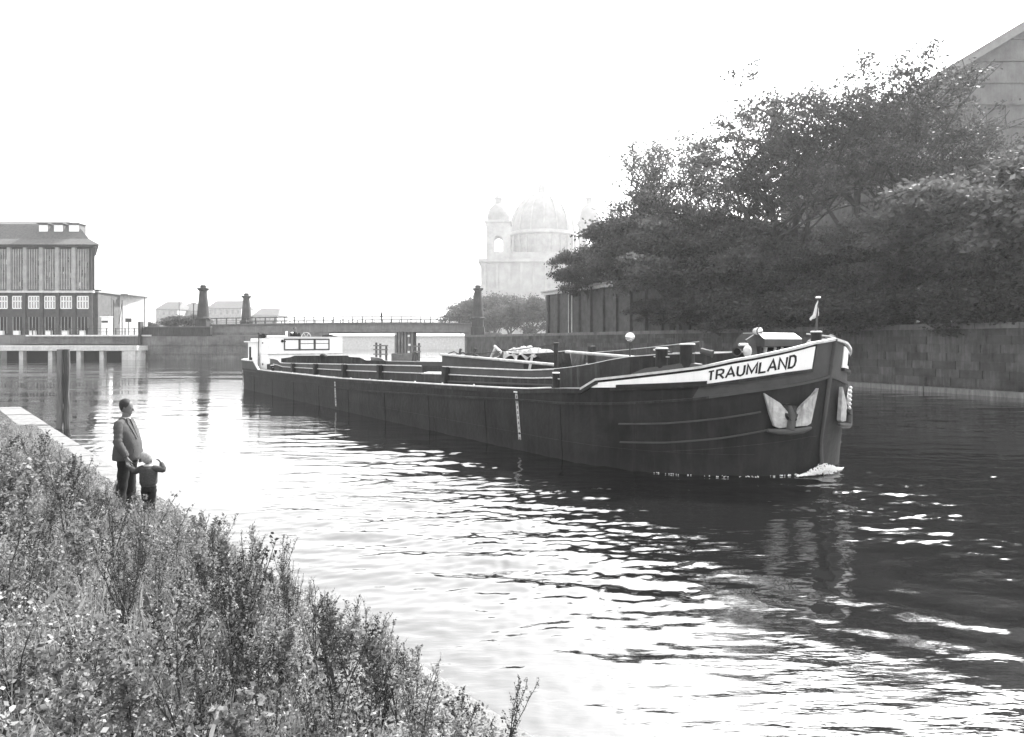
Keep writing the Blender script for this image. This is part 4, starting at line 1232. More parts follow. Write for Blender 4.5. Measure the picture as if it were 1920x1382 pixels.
    # lower shed beyond it, first bay dark brick, second bay pale
    S = empty('brick_shed', (-69.2, 120, 3.7), 'low dark brick shed joined to the right side of the tall power house', 'building')
    S2 = empty('pale_shed', (-68, 128, 3.7), 'pale rendered flat-roofed shed with a thin pipe up its corner, right of the brick shed', 'building')
    def shed(par, a, b, z0, z1, m_, depth=10):
        a = Vector((a[0], a[1], 0)); b = Vector((b[0], b[1], 0)); nv = (b - a).cross(Vector((0, 0, 1))).normalized()
        if nv.x > 0: nv = -nv
        m = MB(); m.slab([a + Vector((0, 0, z0)), b + Vector((0, 0, z0)), b + Vector((0, 0, z1)), a + Vector((0, 0, z1))], nv, depth); return m.build('wall', m_, par)
    shed(S, (-68.9, 118.4), (-69.0, 125.2), 3.6, 10.9, brick_m, 8)
    bx((-72.5, 121.9, 11.0), (7.6, 7.4, .22), 'roof', roof2_m, S)
    xr = lambda p, y: (p - 960) / F * y
    for p, y in ((208.5, 122.5), ):
        bx((xr(p, y), y, 7.0), (.14, .14, 7.0), 'drain_pipe', granite_m, S)
    shed(S2, (-69.0, 125.25), (xr(277, 132), 132), 3.6, 10.9, brick2_m, 9)
    bx((-72.3, 128.8, 11.02), (9.6, 7.6, .2), 'roof', roof2_m, S2)
    bx((xr(272, 131.4), 131.2, 7.2), (.12, .12, 7.4), 'drain_pipe', granite_m, S2)
    for i in range(3):
        bx((-71.2 - i * .9, 122.5 + i, 11.4), (.7, .8, .55), 'roof_vent', granite_m, S)
    # white kiosk door and yard clutter
    K = empty('white_kiosk', at(199, 625, 116), 'narrow white kiosk standing before the brick shed', 'kiosk')
    c = at(198, 612, 116)
    bx((c.x, 116.4, 5.2), (1.25, 1.0, 3.0), 'kiosk_body', white_m, K); bx((c.x - .05, 115.85, 5.95), (1.0, .1, .3), 'awning', granite_m, K); bx((c.x, 116.3, 6.75), (1.5, 1.3, .12), 'kiosk_roof', white_m, K)
    for i, (p, top_, lab) in enumerate(((213, 563, 'thin dark pole standing before the brick shed'), (229, 563, 'thin dark pole with a leaning brace before the pale shed'), (336, 541, 'tallest thin mast on the quay left of the near pylon'), (363, 569, 'short dark pole close beside the near left pylon'))):
        a = at(p, 628, 112); b = at(p, top_, 112)
        m = MB(); m.tube([Vector((a.x, 112, 3.6)), b], .075 if i != 2 else .05, 6)
        if i == 1: m.tube([at(223, 608, 112), at(229, 566, 112)], .05, 5)
        if i == 3: m.box((b.x, 112, b.z), (.9, .1, .12))
        o = m.build('lamp_mast', granite_m, base=(a.x, 112, 3.6)); tag(o, lab, 'pole')
    f = empty('quay_fence', (-62, 109.4, 3.7), 'thin post fence along the quay edge in front of the power house', 'fence')
    p0 = None
    for i in range(15):
        x = -75 + i * 1.42
        if p0 is None:
            m = MB(); m.box((0, 0, .55), (.12, .12, 1.1)); p0 = m.build('fence_post', granite_m, f, local=True); o = p0
        else: o = p0.copy(); col.objects.link(o); o.parent = f
        o.location = Vector((x, 109.2, 3.7)) - ROOT[f.name]
    for z in (.5, 1.0):
        m = MB(); m.bar((-75.2, 109.2, 3.7 + z), (-55, 109.2, 3.7 + z), .05); m.build('fence_rail', granite_m, f)
    s = at(241, 600, 110); m = MB(); m.tube([(s.x, 110, 3.6), (s.x, 110, 6.1)], .06, 6); m.box((s.x + .0, 109.95, 6.0), (.9, .08, .55)); o = m.build('notice_board', granite_m, base=(s.x, 110, 3.6)); tag(o, 'small dark notice board on a post at the quay right of the poles', 'sign')
    # mooring piles close to the near bank
    for (p, r, lab, mm, top_) in ((113.0, .095, 'pale weathered mooring pile, left of the pair standing in the water', wood2_m, 655), (124.5, .10, 'dark rough mooring pile, right of the pair standing in the water', wood_m, 655)):
        Y = 22.4; x = (p - 960) / F * Y
        m = MB(); rng = random.Random(int(p)); pts = [(x + rng.uniform(-.02, .02), Y, -1.0 + i * .35) for i in range(11)]; pts[-1] = (x, Y, 2.5)
        m.tube(pts, [r * rng.uniform(.9, 1.12) for _ in pts], 10); o = m.build('mooring_pile', mm, base=(x, Y, 0)); tag(o, lab, 'mooring pile', 'mooring piles by the near bank')
build_left()

# ------------------------------------------------------------------ hazy far side: houses, embankment, cathedral
def build_far():
    rng = random.Random(21)
    def house(p0, p1, ptop, Y, lab, cat='building', m_=brick2_m, z0=4.2, gable=False, cols=5, rows=4):
        a = at(p0, ptop, Y); b = at(p1, ptop, Y)
        H = empty('town_house', ((a.x + b.x) / 2, Y, z0), lab, cat, None)
        m = MB(); m.box(((a.x + b.x) / 2, Y + 6, (a.z + z0) / 2), (b.x - a.x, 12, a.z - z0)); m.build('wall', m_, H)
        m = MB(); w = b.x - a.x
        m.add([(a.x - .3, Y - .3, a.z), (b.x + .3, Y - .3, a.z), (b.x + .3, Y + 12.3, a.z), (a.x - .3, Y + 12.3, a.z), (a.x + 1, Y + 6, a.z + 3), (b.x - 1, Y + 6, a.z + 3)], [(0, 1, 5, 4), (1, 2, 5), (2, 3, 4, 5), (3, 0, 4), (3, 2, 1, 0)])
        m.build('roof', slate_m, H)
        hh = (a.z - z0) / rows
        for r in range(rows):
            for c in range(cols):
                m = MB(); m.box((a.x + w * (c + .5) / cols, Y - .03, z0 + hh * (r + .5)), (w / cols * .4, .08, hh * .55)); m.build('window', dglass_m, H)
    house(292, 333, 580, 255, 'faint far town house seen left of the tall thin mast', cols=4)
    house(334, 372, 583, 262, 'faint far town house seen between the mast and the near pylon', cols=4)
    house(388, 452, 578, 258, 'faint long far house seen between the two left pylons', cols=6)
    house(474, 520, 592, 268, 'faint low far house right of the middle pylon', cols=5, rows=3)
    E_ = empty('far_embankment', (-40, 245, 0), 'faint pale embankment wall seen under the bridge spans', 'wall')
    for i in range(20):
        m = MB(); m.box((-97 + i * 8, 245.2, 1.9), (7.96, 1.2, 5.0)); m.build('wall_section', conc_m, E_)
        m = MB(); m.box((-97 + i * 8, 244.7, 4.5), (7.96, 1.4, .3)); m.build('coping_stone', conc_m, E_)
    # cathedral
    Y = 425.0; s = Y / F
    X = lambda p: (p - 960) * s
    Z = lambda p: CZ + (HZ - p) * s
    C = empty('domed_cathedral', (X(1020), Y, 4.2), 'huge domed cathedral with corner tower dissolving in the haze', 'cathedral')
    def bx(x0, x1, y0, y1, z0, z1, n, m_=dom_m):
        m = MB(); m.box(((x0 + x1) / 2, (y0 + y1) / 2, (z0 + z1) / 2), (x1 - x0, y1 - y0, z1 - z0)); return m.build(n, m_, C)
    bx(X(901), X(1120), Y + 4, Y + 70, 4, Z(488), 'nave_wall')
    bx(X(896), X(1125), Y + 2, Y + 72, Z(490), Z(484), 'cornice')
    bx(X(912), X(1110), Y + 6, Y + 60, Z(484), Z(470), 'attic')
    for i in range(9):
        x = X(906) + i * 7.4
        bx(x, x + 1.4, Y + 2.6, Y + 3.99, 4, Z(492), 'column')
    for i in range(8):
        x = X(906) + 2.4 + i * 7.4
        bx(x, x + 2.6, Y + 3.9, Y + 3.97, 14, 26, 'window', dark_m)
    def tower(cx, cy, w, lab):
        # square belfry with an open arch, round lantern stage, cupola
        z0, z1 = Z(484), Z(415)
        aw = w * .36; za, zb = Z(470), Z(440)
        for sx in (-1, 1):
            for sy in (-1, 1):
                m = MB(); m.box((cx + sx * (w - (w - aw) / 2) / 2 * 1.0, cy + sy * (w / 2 - (w - aw) / 4), (z0 + z1) / 2), ((w - aw) / 2, (w - aw) / 2, z1 - z0)); m.build('belfry_pier', dom_m, C)
        m = MB(); m.box((cx, cy, (z0 + za) / 2), (w * .99, w * .99, za - z0)); m.build('belfry_base', dom_m, C)
        m = MB(); n = 8; 
        for sy in (-1, 1):
            for face in (0, 1):
                pts = [(-aw / 2, zb - aw / 2)] + [(-aw / 2 * math.cos(PI * k / n), zb - aw / 2 + aw / 2 * math.sin(PI * k / n)) for k in range(n + 1)] + [(aw / 2, z1), (-aw / 2, z1)]
                pts = [(-aw / 2 * math.cos(PI * k / n), zb - aw / 2 + aw / 2 * math.sin(PI * k / n)) for k in range(n + 1)]
                for k in range(n):
                    (xa, za_), (xb, zb_) = pts[k], pts[k + 1]
                    if face == 0: P_ = [(cx + xa, cy + sy * w * .49, za_), (cx + xb, cy + sy * w * .49, zb_), (cx + xb, cy + sy * w * .49, z1), (cx + xa, cy + sy * w * .49, z1)]; nn = (0, -sy, 0)
                    else: P_ = [(cx + sy * w * .49, cy + xa, za_), (cx + sy * w * .49, cy + xb, zb_), (cx + sy * w * .49, cy + xb, z1), (cx + sy * w * .49, cy + xa, z1)]; nn = (-sy, 0, 0)
                    m.slab(P_, nn, 1.2)
        m.build('belfry_arch', dom_m, C)
        m = MB(); m.box((cx, cy, z1 + .6), (w * 1.12, w * 1.12, 1.4)); m.build('belfry_cornice', dom_m, C)
        r = w * .46
        m = MB(); m.lathe((cx, cy, z1 + 1.2), [(r, 0), (r, 2.5), (r * 1.04, 3.0), (r * .97, 5.5), (r * .8, 8.4), (r * .5, 10.3), (r * .34, 11), (r * .34, 14), (r * .42, 14.2), (r * .25, 15.8), (r * .08, 17), (r * .05, 20)], 16); m.build('cupola', copper_m, C, smooth=True)
    tower(X(934), Y + 10, 14.6, '')
    tower(X(1108), Y + 10, 12.6, '')
    cx, cy = X(1022), Y + 36
    R0 = 21.0
    m = MB(); m.lathe((cx, cy, Z(484)), [(R0 * 1.12, 0), (R0 * 1.12, 4), (R0, 5), (R0, 17), (R0 * 1.08, 18), (R0 * 1.04, 20)], 32); m.build('drum', dom_m, C)
    for k in range(24):
        a = 2 * PI * k / 24
        m = MB(); m.box((cx + math.cos(a) * (R0 + .4), cy + math.sin(a) * (R0 + .4), Z(484) + 11), (1.2, 1.2, 12), rz=a); m.build('drum_column', dom_m, C)
    zz = Z(484) + 20
    m = MB(); prof = [(R0 * math.cos(t), R0 * 1.25 * math.sin(t)) for t in [PI / 2 * i / 12 * .9 for i in range(13)]]
    m.lathe((cx, cy, zz), prof + [(2.8, R0 * 1.25), (2.8, R0 * 1.25 + 4), (1.6, R0 * 1.25 + 6), (.3, R0 * 1.25 + 7)], 32); m.build('dome', copper_m, C, smooth=True)
    for k in range(16):
        a = 2 * PI * k / 16
        m = MB(); m.tube([(cx + math.cos(a) * r_ * 1.01, cy + math.sin(a) * r_ * 1.01, zz + z_) for r_, z_ in prof], .45, 5); m.build('dome_rib', dom_m, C)
build_far()

# ------------------------------------------------------------------ museum buildings behind the trees on the right
def build_museum():
    M_ = empty('embankment_gallery', wall_pt(55, 3, 3.6), 'long dark gallery building with moulded cornice and pale drainpipes on the right embankment', 'building')
    t0, t1 = 38.0, 53.2
    def q(t, off, z): return wall_pt(t, off, z)
    def bxw(ta, tb, oa, ob, z0, z1, n, m_, par=M_):
        m = MB(); m.slab([q(ta, oa, z0), q(tb, oa, z0), q(tb, ob, z0), q(ta, ob, z0)], (0, 0, 1), z1 - z0)
        return m.build(n, m_, par)
    ZT = 8.35
    bxw(t0 - 20, t1, 1.4, 12, 3.4, ZT, 'wall', brick_m)
    bxw(t0 - 20, t1 + .3, 1.0, 12.4, ZT + .001, ZT + .3, 'cornice', conc_m)
    bxw(t0 - 20, t1 + .5, .8, 12.6, ZT + .31, ZT + .5, 'cornice', brick2_m)
    m = MB(); m.add([q(t0 - 20, 1.0, ZT + .5), q(t1 + .3, 1.0, ZT + .5), q(t1 + .3, 6.5, ZT + 1.9), q(t0 - 20, 6.5, ZT + 1.9), q(t0 - 20, 12.4, ZT + .5), q(t1 + .3, 12.4, ZT + .5)], [(0, 1, 2, 3), (3, 2, 5, 4), (1, 5, 2), (0, 3, 4)]); m.build('roof', slate_m, M_)
    for i in range(12):
        t = t1 - .5 - i * 2.6
        bxw(t - .28, t + .28, 1.1, 1.42, 3.4, ZT, 'pilaster', brick_m)
    for t in (t1 - 6.6, t1 - 7.35):
        m = MB(); m.tube([q(t, .9, 3.6), q(t, .9, ZT)], .07, 6); m.build('drain_pipe', conc_m, M_)
    # flat-roofed museum wing, its parapet showing through the crowns
    N = empty('museum_wing', (30, 76, 3.7), 'flat-roofed museum wing whose level parapet shows between the tree crowns', 'building')
    def bx(c, d, n, m_, par, rz=0):
        m = MB(); m.box(c, d, rz=rz); return m.build(n, m_, par)
    bx((26.5, 84, 9.4), (26, 12, 11.8), 'wall', brick_m, N)
    bx((26.5, 84, 15.5), (26.6, 12.6, .45), 'parapet', brick2_m, N)
    for i in range(9):
        for k in range(2):
            w = bx((15.5 + i * 2.8, 77.95, 6.5 + k * 4.6), (1.3, .12, 2.8), 'window', dglass_m, N)
            bx((15.5 + i * 2.8, 77.9, 5.0 + k * 4.6), (1.6, .3, .2), 'sill', brick2_m, w)
    # tall museum block with pitched pale roof
    T = empty('tall_museum', (52, 68, 3.7), 'tall museum block with steep pale roof rising behind the trees at the right edge', 'building')
    GX = [(33.2, 3.6), (33.2, 23.2), (56, 36.6), (79, 23.2), (79, 3.6)]
    m = MB(); m.slab([(33.2, 62, 3.6), (33.2, 62, 19.0), (79, 62, 19.0), (79, 62, 3.6)], (0, 1, 0), 26); m.build('wall', brick_m, T)
    m = MB(); m.slab([(33.2, 62, 19.0), (33.2, 62, 23.2), (56, 62, 36.6), (79, 62, 23.2), (79, 62, 19.0)], (0, 1, 0), 26); m.build('gable', gable_m, T)
    bx((56.1, 61.7, 18.8), (46.6, .6, .5), 'cornice', brick2_m, T)
    for (xa, za), (xb, zb_) in (((32.6, 22.9), (56, 36.9)), ((56, 36.9), (79.6, 22.9))):
        m = MB(); m.bar((xa, 61.5, za), (xb, 61.5, zb_), 1.2, .5); m.build('raking_cornice', roof2_m, T)
        m = MB(); m.slab([(xa, 61.9, za + .26), (xb, 61.9, zb_ + .26), (xb, 88.2, zb_ + .26), (xa, 88.2, za + .26)], (0, 0, 1), .3); m.build('roof', roof2_m, T)
    for k in range(9):
        z = 19.6 + k * 1.9; x0 = 33.2 + max(0, (z - 23.2)) * 1.7 + .3
        m = MB(); m.box(((x0 + 112 - x0) / 2, 61.93, z), (112 - 2 * x0, .12, .14)); m.build('stone_course', gable_m, T)
    for i in range(14):
        for k in range(3):
            w = bx((35.6 + i * 3.1, 61.95, 6 + k * 4.6), (1.4, .12, 2.8), 'window', dglass_m, T)
            bx((35.6 + i * 3.1, 61.85, 4.5 + k * 4.6), (1.7, .3, .2), 'sill', brick2_m, w)
build_museum()

# ------------------------------------------------------------------ trees
def leaf_mesh(name, pts, size, m_, rng, quads=True):
    """many small leaf-sized faces, one per point"""
    n = len(pts)
    P = np.array(pts, dtype=np.float32)
    a = rng.normal(size=(n, 3)); a[:, 2] *= .6; a /= np.linalg.norm(a, axis=1)[:, None]
    b = rng.normal(size=(n, 3)); b -= a * (a * b).sum(1)[:, None]; b /= np.linalg.norm(b, axis=1)[:, None]
    s = (size * rng.uniform(.55, 1.3, n))[:, None]
    v = np.stack([P - a * s * .55, P + b * s * .34, P + a * s * .55, P - b * s * .34], 1).reshape(-1, 3)
    me = bpy.data.meshes.new(name)
    me.vertices.add(n * 4); me.vertices.foreach_set('co', v.astype(np.float32).ravel())
    me.loops.add(n * 4); me.loops.foreach_set('vertex_index', np.arange(n * 4, dtype=np.int32))
    me.polygons.add(n); me.polygons.foreach_set('loop_start', np.arange(0, n * 4, 4, dtype=np.int32)); me.polygons.foreach_set('loop_total', np.full(n, 4, dtype=np.int32))
    me.update(); me.materials.append(m_)
    return me
def tree_proto(seed, H, spread, trunk, nl, droop=0.0, size=.24, airy=1.0, lean=0.0, m_=None, up=.55, sig=.26, keep=1.0, flat=.6):
    rnd = random.Random(seed); rng = np.random.RandomState(seed)
    wood = MB(); tips = []
    def grow(p, d, L, r, lev):
        pts = [p]; q = p; dd = d.normalized()
        n = 4 if lev < 3 else 3
        for i in range(n):
            dd = (dd + Vector((rnd.gauss(0, .16), rnd.gauss(0, .16), rnd.gauss(0, .10) + (.06 if lev < 2 else -droop * .12)))).normalized()
            q = q + dd * L / n; pts.append(q)
        wood.tube(pts, [max(r * (1 - .55 * i / n), .020) for i in range(n + 1)], 6 if lev < 2 else 4 if lev < 3 else 3, cap=False)
        if lev >= 2:
            for q in pts[1:]: tips.append((q, lev))
        if lev == 4: return
        kids = {0: 7, 1: 5, 2: 4, 3: 3}[lev]
        for k in range(kids):
            f = rnd.uniform(.45, 1) if lev else .42 + .58 * (k + .5) / kids
            i = min(n - 1, int(f * n)); b = pts[i].lerp(pts[i + 1], f * n - i)
            ang = rnd.uniform(0, 2 * PI) if lev else 2.4 * k + rnd.uniform(-.4, .4)
            out = Vector((math.cos(ang) * spread, math.sin(ang) * spread, up * rnd.uniform(.5, 1.4) - droop * .25 * lev))
            nd = (dd * .55 + out * (1.0 if lev == 0 else .8)).normalized()
            grow(b, nd, L * rnd.uniform(.52, .72) if lev else H * rnd.uniform(.26, .40) * (1.15 - .35 * f), r * .5 * (1 - .3 * f), lev + 1)
    grow(Vector((0, 0, 0)), Vector((lean, 0, 1)), H * trunk, H * .022, 0)
    T = np.array([tuple(t[0]) for t in tips]); lv = np.array([t[1] for t in tips])
    wgt = np.where(lv == 4, 1.0, np.where(lv == 3, .5, .12))
    near = np.array([(((T - q) ** 2).sum(1) < 2.6).sum() for q in T])      # no leaves on stray lone twigs
    T = T[near >= 14]; lv = lv[near >= 14]; wgt = wgt[near >= 14]
    # boughs that carry leaves and boughs that are nearly bare
    cell = np.floor(T / 1.7).astype(int); key = (cell[:, 0] * 73 + cell[:, 1] * 179 + cell[:, 2] * 283) % 997
    lut = np.random.RandomState(seed + 7).uniform(size=997)
    dense = np.where(lut[key] < keep, 1.0, .05)
    clump = rng.uniform(.2, 1.0, len(T)) ** airy * wgt * dense
    idx = rng.choice(len(T), nl, p=clump / clump.sum())
    pts = T[idx] + rng.normal(size=(nl, 3)) * np.array([sig, sig, sig * flat])
    pts = pts[pts[:, 2] > .1]
    zmax = T[:, 2].max()
    return wood, leaf_mesh('crown', pts, size, m_, rng), zmax, np.abs(T[:, :2]).max()
def build_trees():
    protos = []
    specs = [(1, 16, 1.0, .58, 8000, .1, .21, 1.6, .05, leaf_ms[0], .5, .25, .55, .4),
             (2, 16, 1.1, .52, 7600, .2, .21, 1.6, -.05, leaf_ms[3], .42, .27, .48, .4),
             (3, 13, .9, .6, 4200, .0, .19, 1.6, .1, leaf_ms[2], .7, .28, .6, .4),
             (4, 11, 1.25, .4, 42000, .5, .20, 1.5, 0, leaf_ms[1], .35, .34, .8, .4),
             (5, 11, 1.3, .35, 42000, .7, .20, 1.5, .05, leaf_ms[2], .3, .34, .8, .4),
             (6, 8, 1.2, .3, 26000, .3, .20, 1.5, 0, leaf_ms[0], .4, .34, .9, .5)]
    for s in specs:
        wood, leaf, zm, w = tree_proto(*s[:5], droop=s[5], size=s[6], airy=s[7], lean=s[8], m_=s[9], up=s[10], sig=s[11], keep=s[12], flat=s[13])
        protos.append((wood.mesh('trunk', bark_m), leaf, zm, w))
    def tree(name, pr, px_, ptop, Y, rz, sx, lab, cat='tree', zb=3.6, group=None):
        wm, lm, zm, w = protos[pr]
        x = (px_ - 960) / F * Y
        H = CZ + (HZ - ptop) / F * Y - zb
        k = H / zm
        e = empty(name, (x, Y, zb), lab, cat, group, rz)
        e.scale = (k * sx, k * sx, k)
        for n, me in (('trunk', wm), ('crown', lm)):
            o = bpy.data.objects.new(n, me); col.objects.link(o); o.parent = e
        return e
    G = 'trees along the right embankment'
    tall = [(0, 1592, 98, 49, .3, 1.0, 'tallest airy tree, its crown topping the row just left of the pale roof'),
            (1, 1520, 148, 52, 1.9, .85, 'tall open-crowned tree directly left of the tallest one'),
            (0, 1705, 118, 50, 3.7, .95, 'dense-topped tall tree against the pale museum roof'),
            (1, 1460, 178, 56, 4.4, 1.0, 'broad rounded tree rising over the level parapet'),
            (0, 1385, 214, 60, 5.5, .95, 'mid-height tree with flat layered crown left of the broad rounded one'),
            (2, 1262, 205, 66, .9, 1.05, 'thin sparse tree with bare upper twigs, tallest of the left end'),
            (2, 1325, 262, 64, 2.6, 1.0, 'slender airy tree beside the sparse bare-twigged one'),
            (2, 1190, 352, 70, 4.1, 1.1, 'small wispy tree fading into the haze at the left end of the row'),
            (1, 1810, 215, 45, 2.2, 1.0, 'tall tree in front of the right museum wall near the edge'),
            (1, 1905, 250, 44, 5.2, 1.0, 'tall tree standing furthest right of all the row')]
    low = [(1, 1150, 420, 76, .2, .7, 'dark leafy tree overhanging the gallery roof at the left end'),
           (4, 1235, 410, 67, 1.4, .8, 'bushy tree screening the gallery wall left of the searchlight'),
           (3, 1262, 395, 63, 2.7, 1.0, 'spreading dense tree just behind the two fore bollards'),
           (4, 1335, 425, 58.5, 3.1, 1.0, 'dense low-branched tree behind the windlass'),
           (3, 1410, 440, 55, 4.2, 1.05, 'dense tree with hanging boughs left of the jackstaff'),
           (4, 1480, 452, 52, 5.1, 1.0, 'thick dark tree directly behind the jackstaff'),
           (3, 1550, 455, 49.5, .8, 1.0, 'thick dark tree right of the jackstaff'),
           (4, 1625, 450, 46.5, 1.9, 1.0, 'dense spreading tree over the embankment right of the stem'),
           (3, 1700, 410, 44, 3.0, 1.05, 'dense tree before the tall museum wall'),
           (4, 1775, 385, 42, 4.6, 1.05, 'dense tree with light-catching boughs near the right edge'),
           (3, 1860, 330, 40, 5.9, 1.05, 'dense tree at the right edge, second from the end'),
           (4, 1950, 330, 38, .5, 1.1, 'dense tree at the very right end')]
    low.append((3, 1108, 452, 77.5, 2.2, .6, 'small dark tree at the far left end, its branch tips reaching out over the gallery'))
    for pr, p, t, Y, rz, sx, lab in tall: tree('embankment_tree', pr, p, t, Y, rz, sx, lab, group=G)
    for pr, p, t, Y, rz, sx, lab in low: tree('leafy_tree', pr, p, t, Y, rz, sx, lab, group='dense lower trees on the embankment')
    # leaning tree whose branch tips reach out over the gallery
    bushes = [(1240, 560, 65, 3.7), (1290, 560, 60, 3.7), (1360, 545, 56, 3.7), (1440, 555, 52.5, 3.6), (1515, 545, 49.5, 3.6), (1590, 540, 47, 3.6), (1670, 545, 44.5, 3.6), (1750, 540, 42.5, 3.6), (1835, 530, 40, 3.5), (1915, 520, 38.5, 3.5)]
    names = ['left of the searchlight', 'behind the fore bollards', 'behind the windlass', 'left of the jackstaff', 'just behind the pennant', 'right of the stem', 'right of the bow above the water', 'beneath the tall museum wall', 'near the right edge', 'last at the right edge']
    for i, (p, t, Y, zb) in enumerate(bushes):
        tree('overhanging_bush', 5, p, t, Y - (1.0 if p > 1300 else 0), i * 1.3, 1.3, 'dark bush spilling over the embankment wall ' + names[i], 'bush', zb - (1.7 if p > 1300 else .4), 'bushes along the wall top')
    # hazy trees by the bridge and before the cathedral
    for i, (p, t, Y, lab) in enumerate(((880, 566, 190, 'hazy round tree left of the slim right pylon'), (925, 556, 180, 'hazy tree right of the slim right pylon'), (955, 556, 185, 'hazy tree low in front of the cathedral'), (998, 560, 165, 'hazy tree beside the end of the gallery'), (350, 592, 150, 'small dark bush by the near left pylon'), (262, 604, 140, 'small grey bush at the foot of the pale shed'))):
        tree('hazy_tree', 5, p, t, Y, i, .8 if i < 4 else 1.4, lab, 'tree' if i < 4 else 'bush', .5 if i < 4 else 3.6)
build_trees()

# ------------------------------------------------------------------ weeds and grass on the near bank
def build_weeds():
    protos = []
    for k in range(9):
        rnd = random.Random(50 + k); rng = np.random.RandomState(50 + k)
        st = MB(); lv = []
        kind = k % 3                            # 0 airy flowering mugwort, 1 leafy, 2 bare upright stalks
        nst = (3, 3, 4)[kind]
        for s_ in range(nst):
            a = rnd.uniform(0, 2 * PI); lean = rnd.uniform(.05, .30)
            top = Vector((math.cos(a) * lean, math.sin(a) * lean, rnd.uniform(.75, 1.0)))
            pts = []
            for i in range(8):
                f = i / 7
                pts.append(Vector((top.x * f ** 1.5 + rnd.gauss(0, .006), top.y * f ** 1.5 + rnd.gauss(0, .006), top.z * f)))
            st.tube(pts, [.006 * (1 - .75 * i / 7) + .001 for i in range(8)], 4, cap=False)
            nb = (16, 20, 12)[kind]
            for b in range(nb):
                f = .15 + .83 * (b + rnd.random()) / nb
                i = min(6, int(f * 7)); p = pts[i].lerp(pts[i + 1], f * 7 - i)
                ang = b * 2.4 + rnd.uniform(-.5, .5); L = (.27, .22, .17)[kind] * (1.15 - f) * rnd.uniform(.6, 1.3) + .03
                d = Vector((math.cos(ang), math.sin(ang), (1.1, .55, 1.6)[kind] + rnd.uniform(-.2, .3))).normalized()
                mid = p + d * L * .5 + Vector((0, 0, .0)); end = p + d * L + Vector((0, 0, L * .18))
                st.tube([p, mid, end], [.0026, .0018, .0008], 3, cap=False)
                nl = (13, 15, 8)[kind]
                for j in range(nl):
                    g = rnd.random() ** .8
                    q = p.lerp(end, g)
                    lv.append((q.x + rnd.gauss(0, .010), q.y + rnd.gauss(0, .010), q.z + rnd.gauss(0, .010)))
            for j in range((26, 10, 16)[kind]):          # flower spike
                f = rnd.uniform(.72, 1.0); i = min(6, int(f * 7)); p = pts[i].lerp(pts[i + 1], f * 7 - i)
                lv.append((p.x + rnd.gauss(0, .008), p.y + rnd.gauss(0, .008), p.z + rnd.gauss(0, .006)))
        lm = leaf_mesh('foliage', lv, (.026, .042, .022)[kind], (weed_m, weed_m, weed2_m)[kind] if k % 2 == 0 else (weed2_m, weed_m, weed_m)[kind], rng)
        protos.append((st.mesh('stalk', stalk_m), lm, kind))
    rnd = random.Random(77)
    labs = ['airy branching mugwort plant with fine flower sprays on the near bank', 'leafy bushy weed with small leaves on the near bank', 'upright thin-stalked dry weed on the near bank']
    grp = ['mugwort plants on the bank', 'leafy weeds on the bank', 'dry upright weeds on the bank']
    nm = ['mugwort_plant', 'leafy_weed', 'dry_weed']
    cnt = 0; camp = Vector((0, 0, 0))
    def place(t, p, h, k=None, lab=None):
        pr = protos[k if k is not None else rnd.choice((0, 0, 1, 2, 2, 3, 3, 5, 6, 6, 7, 8, 8, 4))]
        b = bank_pt(t, p); 
        e = empty(nm[pr[2]], (b.x, b.y, b.z - .02), lab or labs[pr[2]], 'weed', grp[pr[2]], rnd.uniform(0, 6.28))
        e.scale = (h * rnd.uniform(.9, 1.2),) * 2 + (h,)
        e.rotation_euler = (rnd.gauss(0, .08), rnd.gauss(0, .08), rnd.uniform(0, 6.28))
        for n, me in (('stalk', pr[0]), ('foliage', pr[1])):
            o = bpy.data.objects.new(n, me); col.objects.link(o); o.parent = e
    tries = 0
    while cnt < 285 and tries < 9000:
        tries += 1
        t = rnd.uniform(-13, 7.5); p = (.85 if t < -5 else .12) + rnd.random() ** 1.15 * 4.2
        b = bank_pt(t, p)
        if b.y < 2.9 or b.length < 3.0: continue
        px_ = 960 + F * b.x / b.y
        if px_ < -60: continue
        # keep the people standing free: low plants only right around and before them
        dman = (Vector((b.x, b.y)) - Vector((-5.75, 10.9))).length
        h = rnd.uniform(.45, .8) if rnd.random() < .75 else rnd.uniform(.85, 1.15)
        if p < 1.3: h *= .85
        if dman < .7: continue
        if b.y > 7.3 and b.y < 11 and 150 < px_ < 330:
            h = min(h, .42)
        if b.y > 11: h = min(h, .38)
        topy = HZ + F * (CZ - b.z - h) / b.y
        lim = interp(px_, [(0, 830), (110, 850), (200, 895), (330, 945), (400, 950), (480, 1000), (560, 1060), (640, 1100), (750, 1175), (830, 1260)]) + (rnd.uniform(-14, 22) if rnd.random() < .8 else rnd.uniform(-55, -15))   # outline of the growth falls to the right
        if topy < lim: h = CZ - b.z - (lim - HZ) * b.y / F
        if h < .2: continue
        if b.y < 4.2: h *= .8
        place(t, p, h); cnt += 1
    # some tall ones that break the outline
    for (px_, Y, h, k, lab) in ((128, 8.2, .95, 2, 'tallest dark stalk leaning up at the left edge near the mooring piles'), (165, 8.6, .8, 0, None), (402, 6.6, .85, 2, 'tall dry stalk reaching highest right of the child'),
                                (330, 7.4, .7, 0, None), (450, 6.3, .8, 3, None), (360, 7.0, .72, 6, None), (545, 5.9, .62, 3, None), (610, 5.6, .66, 2, None), (590, 5.7, .7, 5, None), (650, 5.45, .6, 2, None), (690, 5.4, .66, 5, None), (715, 5.3, .6, 8, None), (740, 5.25, .5, 2, None)):
        x = (px_ - 960) / F * Y; v = Vector((x - EX, Y - EY, 0)); t, p = v.dot(eu), v.dot(em)
        place(t, max(.1, p), h, k, lab)
    # low undergrowth nobody could count, one object each
    rng = np.random.RandomState(9)
    pts = []
